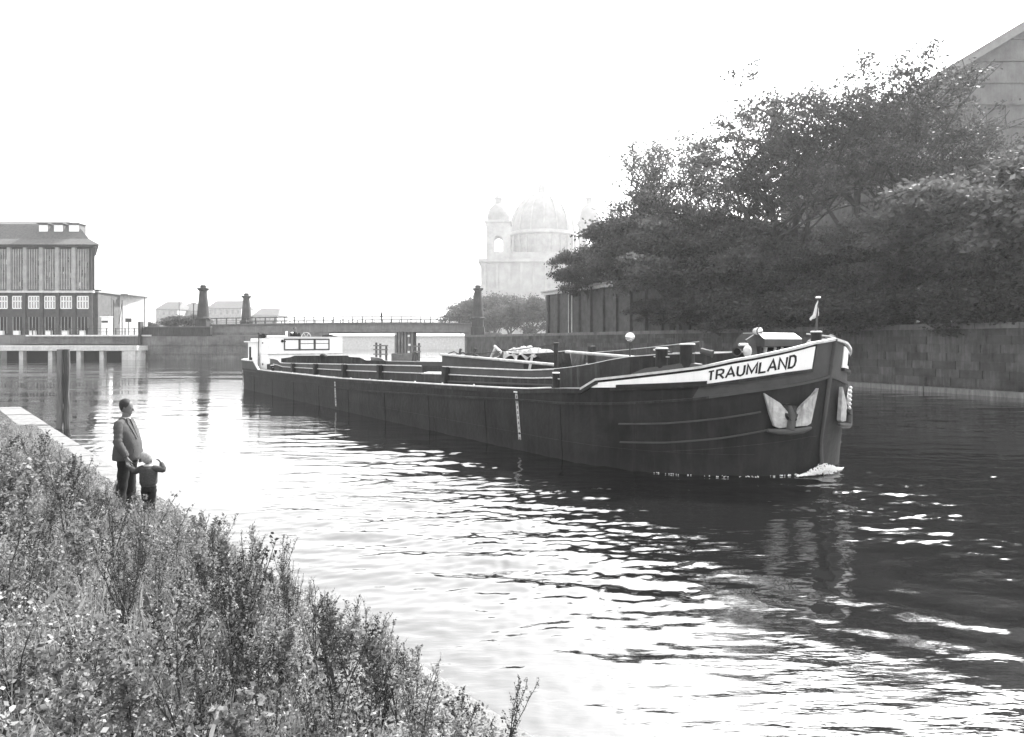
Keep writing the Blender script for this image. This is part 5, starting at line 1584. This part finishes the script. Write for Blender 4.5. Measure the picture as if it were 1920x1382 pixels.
    while len(pts) < 150000:
        t = rng.uniform(-18, 8.5); p = (.42 if t < -5 else .08) + rng.uniform() ** 1.1 * 4.4
        b = bank_pt(t, p)
        if b.y < 2.6 or b.x / b.y < -.85: continue
        far = b.y / 6
        hh = .26 * (0.55 + .45 * math.sin(b.x * 3.1 + 1) * math.sin(b.y * 2.7)) + .06
        if p < 1.0: hh *= .4
        pts.append((b.x, b.y, b.z + rng.uniform() ** 1.3 * hh))
    half = len(pts) // 2
    for nm_, P_, sz, mm in (('undergrowth', pts[:half], .027, weed_m), ('undergrowth', pts[half:int(half * 1.5)], .025, weed2_m), ('undergrowth', pts[int(half * 1.5):], .028, grass_m)):
        o = bpy.data.objects.new(nm_, leaf_mesh(nm_, P_, sz, mm, rng)); col.objects.link(o); tag(o, 'low tangled undergrowth covering the near bank', None, None, 'stuff')
    # grass blades
    n = 42000
    t = rng.uniform(-16, 8.5, n); p = .76 + rng.uniform(size=n) ** .9 * 4.6
    bx_ = EX + eu.x * t + em.x * p; by_ = EY + eu.y * t + em.y * p
    bz_ = np.where(p < .75, .15, .17 + .40 * (p - .75)); bz_ = np.where(p > 4.5, 1.67 + .08 * (p - 4.5), bz_)
    ok = (by_ > 2.2) & (bx_ / by_ > -.9)
    bx_, by_, bz_ = bx_[ok], by_[ok], bz_[ok]; n = len(bx_)
    a = rng.uniform(0, 2 * PI, n); h = rng.uniform(.08, .32, n); w = .0018 + rng.uniform(size=n) * .0018; ln = rng.uniform(.1, .6, n) * h
    tallb = (rng.uniform(size=n) < .07) & (by_ < 9) & (by_ > 4.2) ; h = np.where(tallb, rng.uniform(.4, .75, n), h); w = np.where(tallb, .0014, w); ln = np.where(tallb, h * rng.uniform(.2, .7, n), ln)
    ca, sa = np.cos(a), np.sin(a); la = rng.uniform(0, 2 * PI, n)
    base = np.stack([bx_, by_, bz_ - .02], 1); off = np.stack([ca * w, sa * w, 0 * w], 1)
    mid = base + np.stack([np.cos(la) * ln * .3, np.sin(la) * ln * .3, h * .6], 1)
    tip = base + np.stack([np.cos(la) * ln, np.sin(la) * ln, h], 1)
    v = np.stack([base - off, base + off, mid + off * .8, tip, mid - off * .8], 1).reshape(-1, 3).astype(np.float32)
    me = bpy.data.meshes.new('grass'); me.vertices.add(n * 5); me.vertices.foreach_set('co', v.ravel())
    me.loops.add(n * 5); me.loops.foreach_set('vertex_index', np.arange(n * 5, dtype=np.int32))
    me.polygons.add(n); me.polygons.foreach_set('loop_start', np.arange(0, n * 5, 5, dtype=np.int32)); me.polygons.foreach_set('loop_total', np.full(n, 5, dtype=np.int32))
    me.update(); me.materials.append(grass_m)
    o = bpy.data.objects.new('grass', me); col.objects.link(o); tag(o, 'dry pale grass among the weeds', None, None, 'stuff')
build_weeds()

# ------------------------------------------------------------------ people
def skin_mesh(nodes, edges, root):
    names = list(nodes); ix = {n: i for i, n in enumerate(names)}
    me = bpy.data.meshes.new('tmp_body')
    me.from_pydata([nodes[n][0] for n in names], [(ix[a], ix[b]) for a, b in edges], [])
    o = bpy.data.objects.new('tmp_body', me); col.objects.link(o)
    md = o.modifiers.new('skin', 'SKIN'); md.use_smooth_shade = True
    for n in names:
        sv_ = me.skin_vertices[0].data[ix[n]]; r = nodes[n][1]
        sv_.radius = (r, r) if not isinstance(r, tuple) else r
        sv_.use_root = (n == root)
    ss = o.modifiers.new('sub', 'SUBSURF'); ss.levels = 2; ss.render_levels = 2
    dg = bpy.context.evaluated_depsgraph_get(); dg.update()
    ev = bpy.data.meshes.new_from_object(o.evaluated_get(dg))
    vs = [tuple(v.co) for v in ev.vertices]; fs = [tuple(p.vertices) for p in ev.polygons]
    bpy.data.objects.remove(o); bpy.data.meshes.remove(ev)
    return vs, fs
HEADR = [(-.02, .24, .08, .10), (.03, .23, .17, .15), (.10, .185, .265, .21), (.2, .125, .335, .27), (.32, .07, .385, .31), (.45, .04, .41, .33), (.58, .02, .43, .34), (.72, .0, .43, .335), (.84, -.02, .375, .295), (.93, -.03, .27, .22), (1.0, -.03, .11, .09)]
def head_parts(base, h, yaw, pitch=0.0):
    """chin point base, head height h; returns rings, transform"""
    c, s = math.cos(yaw), math.sin(yaw); cp, sp = math.cos(pitch), math.sin(pitch)
    def T(x, y, z):
        x, z = x * cp + (z - .3) * sp, .3 + (z - .3) * cp - x * sp
        return (base[0] + (x * c - y * s) * h, base[1] + (x * s + y * c) * h, base[2] + z * h)
    m = MB()
    n = 18; vs = []; fs = []
    for z, cx, hx, hy in HEADR:
        for k in range(n):
            a = 2 * PI * k / n
            vs.append(T(cx + hx * math.cos(a), hy * math.sin(a), z))
    for i in range(len(HEADR) - 1):
        for k in range(n):
            k2 = (k + 1) % n; fs.append((i * n + k, i * n + k2, (i + 1) * n + k2, (i + 1) * n + k))
    fs.append(tuple(range(n - 1, -1, -1))); fs.append(tuple((len(HEADR) - 1) * n + k for k in range(n)))
    m.add(vs, fs)
    # nose, brow, lips, ears
    m.add([T(.42, -.03, .56), T(.42, .03, .56), T(.60, 0, .40), T(.585, -.055, .345), T(.585, .055, .345), T(.40, -.07, .33), T(.40, .07, .33)], [(0, 2, 1), (0, 3, 2), (1, 2, 4), (2, 3, 4), (0, 5, 3), (1, 4, 6), (3, 5, 6, 4)])
    m.ball(T(.42, 0, .20), h * .05, 8, (1.0, 1.4, .7)); m.ball(T(.40, 0, .60), h * .07, 8, (.8, 2.4, .6))
    m.ball(T(.36, 0, .04), h * .08, 8, (1, 1.2, .8))
    for sd in (-1, 1):
        m.ball(T(.0, sd * .335, .46), h * .10, 8, (.75, .35, 1.1))
    return m, T
def hair_part(T, h, style):
    m = MB(); n = 24; vs = []; fs = []; rnd = random.Random(3)
    line = [(0, .93), (35, .87), (60, .62), (85, .44), (115, .36), (150, .10), (180, .06)] if style != 'mop' else [(0, .70), (40, .62), (70, .40), (100, .24), (180, .08)]
    gr = 1.04 if style != 'mop' else 1.15
    K = 8
    for i in range(K + 1):
        for k in range(n):
            a = 2 * PI * k / n; ad = math.degrees(min(a, 2 * PI - a))
            zb = interp(ad, line); z = zb + (1.0 - zb) * i / K
            zc = min(.99, z); cx = interp(zc, [(q[0], q[1]) for q in HEADR]); hx = interp(zc, [(q[0], q[2]) for q in HEADR]); hy = interp(zc, [(q[0], q[3]) for q in HEADR])
            g = gr + (.03 if 0 < i < K else -.03) + rnd.gauss(0, .012 if style != 'mop' else .03)
            vs.append(T(cx - .015 + hx * g * math.cos(a), hy * g * math.sin(a), z + (.05 if style != 'mop' else .08) * i / K))
    for i in range(K):
        for k in range(n):
            k2 = (k + 1) % n; fs.append((i * n + k, i * n + k2, (i + 1) * n + k2, (i + 1) * n + k))
    fs.append(tuple(K * n + k for k in range(n)))
    m.add(vs, fs); return m
def hand_nodes(nodes, edges, pre, wrist, palm_dir, side_dir, size, curl, thumb_dir):
    """palm and five fingers added to a skin graph"""
    w = Vector(wrist); d = Vector(palm_dir).normalized(); s = Vector(side_dir).normalized(); c = Vector(curl).normalized()
    nodes[pre + 'palm'] = (w + d * size * .28, (size * .20, size * .12)); edges.append((pre + 'wrist', pre + 'palm'))
    for i, (o, L) in enumerate(((-.30, .36), (-.10, .42), (.10, .40), (.28, .32))):
        k = w + d * size * .52 + s * size * o * .62; e1 = k + (d * .8 + c * .5).normalized() * size * L * .5; e2 = e1 + (d * .3 + c).normalized() * size * L * .5
        for j, (q, r) in enumerate(((k, .075), (e1, .065), (e2, .05))):
            nodes[pre + 'f%d%d' % (i, j)] = (q, size * r)
        edges += [(pre + 'palm', pre + 'f%d0' % i), (pre + 'f%d0' % i, pre + 'f%d1' % i), (pre + 'f%d1' % i, pre + 'f%d2' % i)]
    t = Vector(thumb_dir).normalized()
    nodes[pre + 't0'] = (w + d * size * .22 + t * size * .20, size * .075); nodes[pre + 't1'] = (w + d * size * .42 + t * size * .28 + c * size * .1, size * .06)
    edges += [(pre + 'palm', pre + 't0'), (pre + 't0', pre + 't1')]

from mathutils import noise as mnoise
def cloth(m, amp=.010, fr=7.0, seed=0.0, down=.35):
    """soft folds: finer rings displaced along their own outward direction"""
    c = sum((Vector(v) for v in m.v), Vector()) / len(m.v)
    out = []
    for v in m.v:
        p = Vector(v); q = Vector((p.x * fr, p.y * fr, p.z * fr * down)) + Vector((seed, seed * .7, seed * 1.3))
        d = Vector((p.x - c.x, p.y - c.y, 0)); d = d.normalized() if d.length > 1e-5 else Vector((1, 0, 0))
        a = mnoise.noise(q) * amp * 1.6 + (1 - abs(mnoise.noise(q * 2.1))) ** 3 * amp * .8 - amp * .4
        out.append(tuple(p + d * a))
    m.v = out; return m
def fine(rings, k=4):
    out = []
    for i in range(len(rings) - 1):
        for j in range(k): out.append(tuple(a + (b - a) * (j / k) for a, b in zip(rings[i], rings[i + 1])))
    out.append(tuple(rings[-1])); return out
def limb(pts, rs, n=14, k=5, amp=.007, seed=1.0, fr=11.0):
    P = [Vector(p) for p in pts]; Q = []; r = []
    for i in range(len(P) - 1):
        p0 = P[max(0, i - 1)]; p1 = P[i]; p2 = P[i + 1]; p3 = P[min(len(P) - 1, i + 2)]
        for j in range(k):
            t = j / k
            Q.append(((p1 * 2) + (p2 - p0) * t + (p0 * 2 - p1 * 5 + p2 * 4 - p3) * t * t + (p1 * 3 - p0 - p2 * 3 + p3) * t ** 3) * .5)
            r.append(rs[i] + (rs[i + 1] - rs[i]) * t + amp * .5 * math.sin((i + t) * 9 + seed))
    Q.append(P[-1]); r.append(rs[-1])
    m = MB(); m.tube(Q, r, n)
    m.v = [tuple(Vector(v) + Vector((mnoise.noise(Vector(v) * fr + Vector((seed, 0, 0))), mnoise.noise(Vector(v) * fr + Vector((0, seed, 5))), 0)) * amp) for v in m.v]
    return m
def build_man():
    O_ = Vector((-5.95, 11.0, .165))
    P = empty('person', O_, 'man in tweed jacket and dark trousers holding the hand of a child', 'person')
    w = lambda x, y, z: (O_.x + x, O_.y + y, O_.z + z)
    N = {}; E = []
    N['hip'] = (w(-.01, 0, .88), (.13, .16)); N['belly'] = (w(.02, 0, 1.05), (.14, .15)); N['chest'] = (w(-.02, 0, 1.26), (.13, .17)); N['neck0'] = (w(-.04, 0, 1.41), .085); N['neck'] = (w(-.02, 0, 1.50), .072); N['skull'] = (w(.0, .01, 1.60), .08)
    E += [('hip', 'belly'), ('belly', 'chest'), ('chest', 'neck0'), ('neck0', 'neck'), ('neck', 'skull')]
    N['shR'] = (w(-.04, -.19, 1.36), .065); N['elR'] = (w(-.0, -.27, 1.09), .045); N['Rwrist'] = (w(.13, -.24, .85), .03)
    N['shL'] = (w(-.03, .19, 1.36), .065); N['elL'] = (w(.03, .27, 1.10), .045); N['Lwrist'] = (w(.12, .22, .87), .03)
    E += [('chest', 'shR'), ('shR', 'elR'), ('elR', 'Rwrist'), ('chest', 'shL'), ('shL', 'elL'), ('elL', 'Lwrist')]
    for sd, y in (('R', -.10), ('L', .11)):
        N['th' + sd] = (w(-.0, y, .80), .09); N['kn' + sd] = (w(-.02 + (.02 if sd == 'L' else 0), y * 1.05, .45), .058); N['an' + sd] = (w(-.06 + (.06 if sd == 'L' else 0), y * 1.1, .09), .04); N['to' + sd] = (w(.10 + (.06 if sd == 'L' else 0), y * 1.2, .04), .035)
        E += [('hip', 'th' + sd), ('th' + sd, 'kn' + sd), ('kn' + sd, 'an' + sd), ('an' + sd, 'to' + sd)]
    hand_nodes(N, E, 'R', w(.13, -.24, .85), (.35, .05, -1), (.8, .3, .2), .19, (.3, .8, -.3), (.9, .2, .0))
    hand_nodes(N, E, 'L', w(.12, .22, .87), (.2, -.1, -1), (1, 0, .2), .19, (.1, -.8, -.3), (.9, 0, .0))
    vs, fs = skin_mesh(N, E, 'hip')
    hm, T = head_parts(w(-.035, -.0, 1.515), .252, .22, .17)
    m = MB(); m.add(vs, fs); m.add(hm.v, hm.f)
    body = m.build('body', skin_m, P, smooth=True)
    hair_part(T, .252, 'short').build('hair', hair_m, P, smooth=True)
    m = MB()
    for sd in (-1, 1): m.ball(T(.37, sd * .15, .52), .245 * .045, 8)
    m.build('eyes', dark_m, P)
    # jacket: body of the coat
    m = MB()
    J = [(.0, 0, .80, .215, .235), (.005, 0, .83, .222, .242), (.012, 0, .95, .222, .235), (.018, 0, 1.06, .218, .228), (.005, 0, 1.18, .205, .228), (-.02, 0, 1.28, .180, .232), (-.035, 0, 1.35, .150, .215), (-.04, 0, 1.40, .120, .155), (-.035, 0, 1.445, .085, .100), (-.03, 0, 1.475, .072, .082)]
    m.ellrings(fine([(O_.x + a, O_.y + b, O_.z + c, d, e) for a, b, c, d, e in J], 4), 36); cloth(m, .013, 8.0, 2.0)
    jk = m.build('jacket', tweed_m, P, smooth=True)
    for sd in (-1, 1):
        sh = w(-.045, sd * .165, 1.37); el = w(.0, sd * .275, 1.09); wr = w(.125 if sd < 0 else .11, -.24 if sd < 0 else .22, .865)
        S_, E_, W_ = Vector(sh), Vector(el), Vector(wr)
        m = limb([S_ + Vector((.01, -sd * .09, .05)), S_, S_.lerp(E_, .3), S_.lerp(E_, .7), E_, E_.lerp(W_, .4), E_.lerp(W_, .8), W_], [.05, .085, .084, .075, .074, .066, .060, .058], 18, 4, .011, 1.0 + sd)
        m.build('sleeve', tweed_m, jk, smooth=True)
    # lapels, collar, pocket flap
    m = MB(); m.slab([w(.02, -.06, 1.47), w(.075, -.10, 1.38), w(.135, -.105, 1.30), w(.212, -.07, 1.14), w(.205, -.02, 1.14), w(.115, -.01, 1.34), w(.045, -.02, 1.47)], (.6, -.5, .2), .012); m.build('lapel', tweed_m, jk)
    m = MB(); m.slab([w(.11, -.125, .99), w(.19, -.09, .985), w(.19, -.09, .93), w(.11, -.125, .935)], (.3, -1, 0), .06); m.build('pocket_flap', tweed_m, jk)
    m = MB(); m.ellrings([(O_.x - .02, O_.y, O_.z + 1.455, .074, .080), (O_.x - .015, O_.y, O_.z + 1.482, .066, .070)], 16, cap=False); m.build('shirt_collar', shirt_m, P, smooth=True)
    m = MB(); m.slab([w(.055, -.04, 1.45), w(.085, -.035, 1.42), w(.205, -.03, 1.16), w(.19, -.01, 1.16), w(.06, -.0, 1.45)], (.9, -.3, .1), .012); m.build('tie', black_m, P)
    # trousers
    m = MB(); m.ellrings([(O_.x - .0, O_.y, O_.z + .72, .145, .19), (O_.x, O_.y, O_.z + .85, .165, .19), (O_.x + .01, O_.y, O_.z + .95, .17, .19)], 18)
    tr = m.build('trousers', trou_m, P, smooth=True)
    for sd, y in (('R', -.10), ('L', .11)):
        dx = 0 if sd == 'R' else .06
        m = limb([w(.0, y, .86), w(-.0, y, .72), w(-.02 + dx * .3, y * 1.05, .46), w(-.045 + dx * .8, y * 1.08, .25), w(-.055 + dx, y * 1.1, .08)], [.125, .112, .088, .080, .090], 16, 6, .012, y * 7); m.build('trouser_leg', trou_m, tr, smooth=True)
        m = MB(); m.ball(w(.03 + dx, y * 1.15, .045), .06, 12, (2.3, .85, .8)); m.box(w(.02 + dx, y * 1.15, .008), (.26, .09, .02)); m.build('shoe', shoe_m, P, smooth=True)
    P.scale = (.85, .92, .955)
bm_ = build_man()

def build_child():
    O_ = Vector((-5.41, 10.6, .158))
    P = empty('person', O_, 'small blond child seen from behind in a knitted jumper, shading the eyes with one hand', 'person')
    w = lambda x, y, z: (O_.x + x, O_.y + y, O_.z + z)
    N = {}; E = []
    N['hip'] = (w(.0, 0, .44), (.085, .075)); N['belly'] = (w(.0, 0, .54), (.08, .07)); N['chest'] = (w(-.005, 0, .65), (.085, .07)); N['neck'] = (w(-.01, 0, .735), .035); N['skull'] = (w(-.01, .01, .80), .05)
    N['shR'] = (w(.085, 0, .695), .036); N['elR'] = (w(.205, .02, .675), .026); N['Rwrist'] = (w(.135, .09, .775), .020)
    N['shL'] = (w(-.10, 0, .695), .036); N['elL'] = (w(-.20, .0, .655), .026); N['Lwrist'] = (w(-.34, .10, .70), .020)
    E += [('hip', 'belly'), ('belly', 'chest'), ('chest', 'neck'), ('neck', 'skull'), ('chest', 'shR'), ('shR', 'elR'), ('elR', 'Rwrist'), ('chest', 'shL'), ('shL', 'elL'), ('elL', 'Lwrist')]
    for sd, x in (('R', .055), ('L', -.055)):
        N['th' + sd] = (w(x, 0, .40), .05); N['kn' + sd] = (w(x * .8, .0, .22), .035); N['an' + sd] = (w(x * .8, -.01, .05), .025); N['to' + sd] = (w(x * 1.1, .07, .025), .022)
        E += [('hip', 'th' + sd), ('th' + sd, 'kn' + sd), ('kn' + sd, 'an' + sd), ('an' + sd, 'to' + sd)]
    hand_nodes(N, E, 'R', w(.135, .09, .775), (-.7, .2, .6), (.3, 1, 0), .10, (-1, 0, .1), (0, -.6, .6))
    hand_nodes(N, E, 'L', w(-.34, .10, .70), (-.6, .3, .6), (.5, .5, 0), .10, (-.2, .0, 1), (.5, -.4, .3))
    vs, fs = skin_mesh(N, E, 'hip')
    hm, T = head_parts(w(-.03, -.0, .755), .195, PI / 2 - .25)
    m = MB(); m.add(vs, fs); m.add(hm.v, hm.f)
    m.build('body', skin_m, P, smooth=True)
    hair_part(T, .195, 'mop').build('hair', blond_m, P, smooth=True)
    m = MB()
    for sd in (-1, 1): m.ball(T(.37, sd * .15, .52), .195 * .045, 8)
    m.build('eyes', dark_m, P)
    m = MB()
    J = [(.0, 0, .435, .100, .085), (.0, 0, .46, .112, .095), (.0, 0, .48, .125, .105), (-.005, 0, .56, .135, .10), (-.005, 0, .64, .135, .095), (-.01, 0, .70, .115, .085), (-.01, 0, .735, .07, .06), (-.01, 0, .755, .048, .048)]
    m.ellrings(fine([(O_.x + a, O_.y + b, O_.z + c, d, e) for a, b, c, d, e in J], 4), 30); cloth(m, .009, 14.0, 4.0)
    j = m.build('jumper', knit_m, P, smooth=True)
    for pts in ((w(.06, 0, .70), w(.10, 0, .695), w(.15, .01, .685), w(.205, .02, .675), w(.175, .05, .72), w(.145, .08, .762)), (w(-.06, 0, .70), w(-.11, 0, .695), w(-.16, .0, .67), w(-.20, 0, .655), w(-.27, .05, .675), w(-.325, .09, .693))):
        m = limb(pts, [.045, .05, .046, .042, .036, .028], 14, 4, .006, pts[0][0]); m.build('sleeve', knit_m, j, smooth=True)
    m = MB(); m.ellrings([(O_.x - .01, O_.y, O_.z + .738, .066, .062), (O_.x - .01, O_.y, O_.z + .765, .052, .05)], 16, cap=False); m.build('collar', shirt_m, j, smooth=True)
    m = MB(); m.ellrings([(O_.x, O_.y, O_.z + .36, .105, .075), (O_.x, O_.y, O_.z + .44, .108, .085)], 16)
    tr = m.build('trousers', trou_m, P, smooth=True)
    for x in (.052, -.052):
        m = limb([w(x, 0, .42), w(x, 0, .34), w(x * .85, 0, .22), w(x * .8, -.005, .05)], [.06, .060, .047, .046], 14, 5, .008, x * 30); m.build('trouser_leg', trou_m, tr, smooth=True)
        m = MB(); m.ball(w(x * 1.1, .03, .03), .036, 10, (.9, 2.0, .8)); m.build('shoe', shoe_m, P, smooth=True)
build_child()

def build_small_person(O_, yaw, h, lab, cloth, arms):
    O_ = Vector(O_); P = empty('person', O_, lab, 'person')
    c, s = math.cos(yaw), math.sin(yaw); k = h / 1.75
    w = lambda x, y, z: (O_.x + (x * c - y * s) * k, O_.y + (x * s + y * c) * k, O_.z + z * k)
    N = {}; E = []
    N['hip'] = (w(0, 0, .9), .13 * k); N['chest'] = (w(.02, 0, 1.28), (.12 * k, .16 * k)); N['neck'] = (w(.02, 0, 1.47), .055 * k); N['skull'] = (w(.03, 0, 1.58), .07 * k)
    E += [('hip', 'chest'), ('chest', 'neck'), ('neck', 'skull')]
    for sd, y in (('R', -1), ('L', 1)):
        N['sh' + sd] = (w(.02, .19 * y, 1.38), .065 * k)
        N['el' + sd] = (w(*((.12, .27 * y, 1.14) if arms else (.0, .24 * y, 1.1))), .045 * k); N[sd + 'wrist'] = (w(*((.36, .16 * y, 1.2) if arms else (.06, .24 * y, .86))), .03 * k)
        E += [('chest', 'sh' + sd), ('sh' + sd, 'el' + sd), ('el' + sd, sd + 'wrist')]
        N['th' + sd] = (w(0, .1 * y, .82), .09 * k); N['kn' + sd] = (w(.02, .11 * y, .45), .06 * k); N['an' + sd] = (w(0, .11 * y, .06), .04 * k)
        E += [('hip', 'th' + sd), ('th' + sd, 'kn' + sd), ('kn' + sd, 'an' + sd)]
    vs, fs = skin_mesh(N, E, 'hip'); hm, T = head_parts(w(-.03, 0, 1.51), .24 * k, yaw)
    m = MB(); m.add(vs, fs); m.add(hm.v, hm.f); m.build('body', skin_m, P, smooth=True)
    hair_part(T, .24 * k, 'short').build('hair', hair_m, P, smooth=True)
    m = MB(); m.ellrings([w(0, 0, .75) + (.17 * k, .19 * k, yaw), w(.0, 0, 1.0) + (.16 * k, .19 * k, yaw), w(.01, 0, 1.3) + (.15 * k, .225 * k, yaw), w(.01, 0, 1.42) + (.09 * k, .14 * k, yaw), w(.02, 0, 1.47) + (.06 * k, .07 * k, yaw)], 14)
    j = m.build('coat', cloth, P, smooth=True)
    for sd in 'RL':
        m = MB(); m.tube([Vector(N['sh' + sd][0]), Vector(N['sh' + sd][0]).lerp(Vector(N['el' + sd][0]), .5), Vector(N['el' + sd][0]), Vector(N[sd + 'wrist'][0])], [.085 * k, .08 * k, .07 * k, .055 * k], 10); m.build('sleeve', cloth, j, smooth=True)
        m = MB(); m.tube([Vector(N['th' + sd][0]), Vector(N['kn' + sd][0]), Vector(N['an' + sd][0])], [.12 * k, .09 * k, .08 * k], 10); m.build('trouser_leg', trou_m, j, smooth=True)
b0 = bp_(32.75, .9, 1.84)
build_small_person(b0, math.atan2(BD[1], BD[0]), 1.74, 'helmsman in dark clothes standing at the wheel behind the white wheelhouse front', black_m, True)
bx0 = at(715, 600, 110.9)
build_small_person((bx0.x, 111.0, 5.75), 0.2, 1.75, 'tiny pedestrian in a dark coat walking along the bridge above the middle pier', black_m, False)

# ------------------------------------------------------------------ the haze of the morning
def build_haze():
    m = MB(); m.box((0, 740, 60), (1900, 1560, 124))
    o = m.build('haze', soil_m)
    o.data.materials.clear()
    hm = bpy.data.materials.new('haze_air'); hm.use_nodes = True
    t = hm.node_tree; t.nodes.clear()
    out = t.nodes.new('ShaderNodeOutputMaterial'); v = t.nodes.new('ShaderNodeVolumePrincipled')
    v.inputs['Color'].default_value = (.97, .97, .97, 1); v.inputs['Density'].default_value = HAZE_DENSITY; v.inputs['Anisotropy'].default_value = 0.5
    t.links.new(v.outputs[0], out.inputs['Volume'])
    o.data.materials.append(hm)
    tag(o, kind='stuff')
build_haze()
print('objects', len(bpy.data.objects), 'polys', sum(len(m.polygons) for m in bpy.data.meshes))
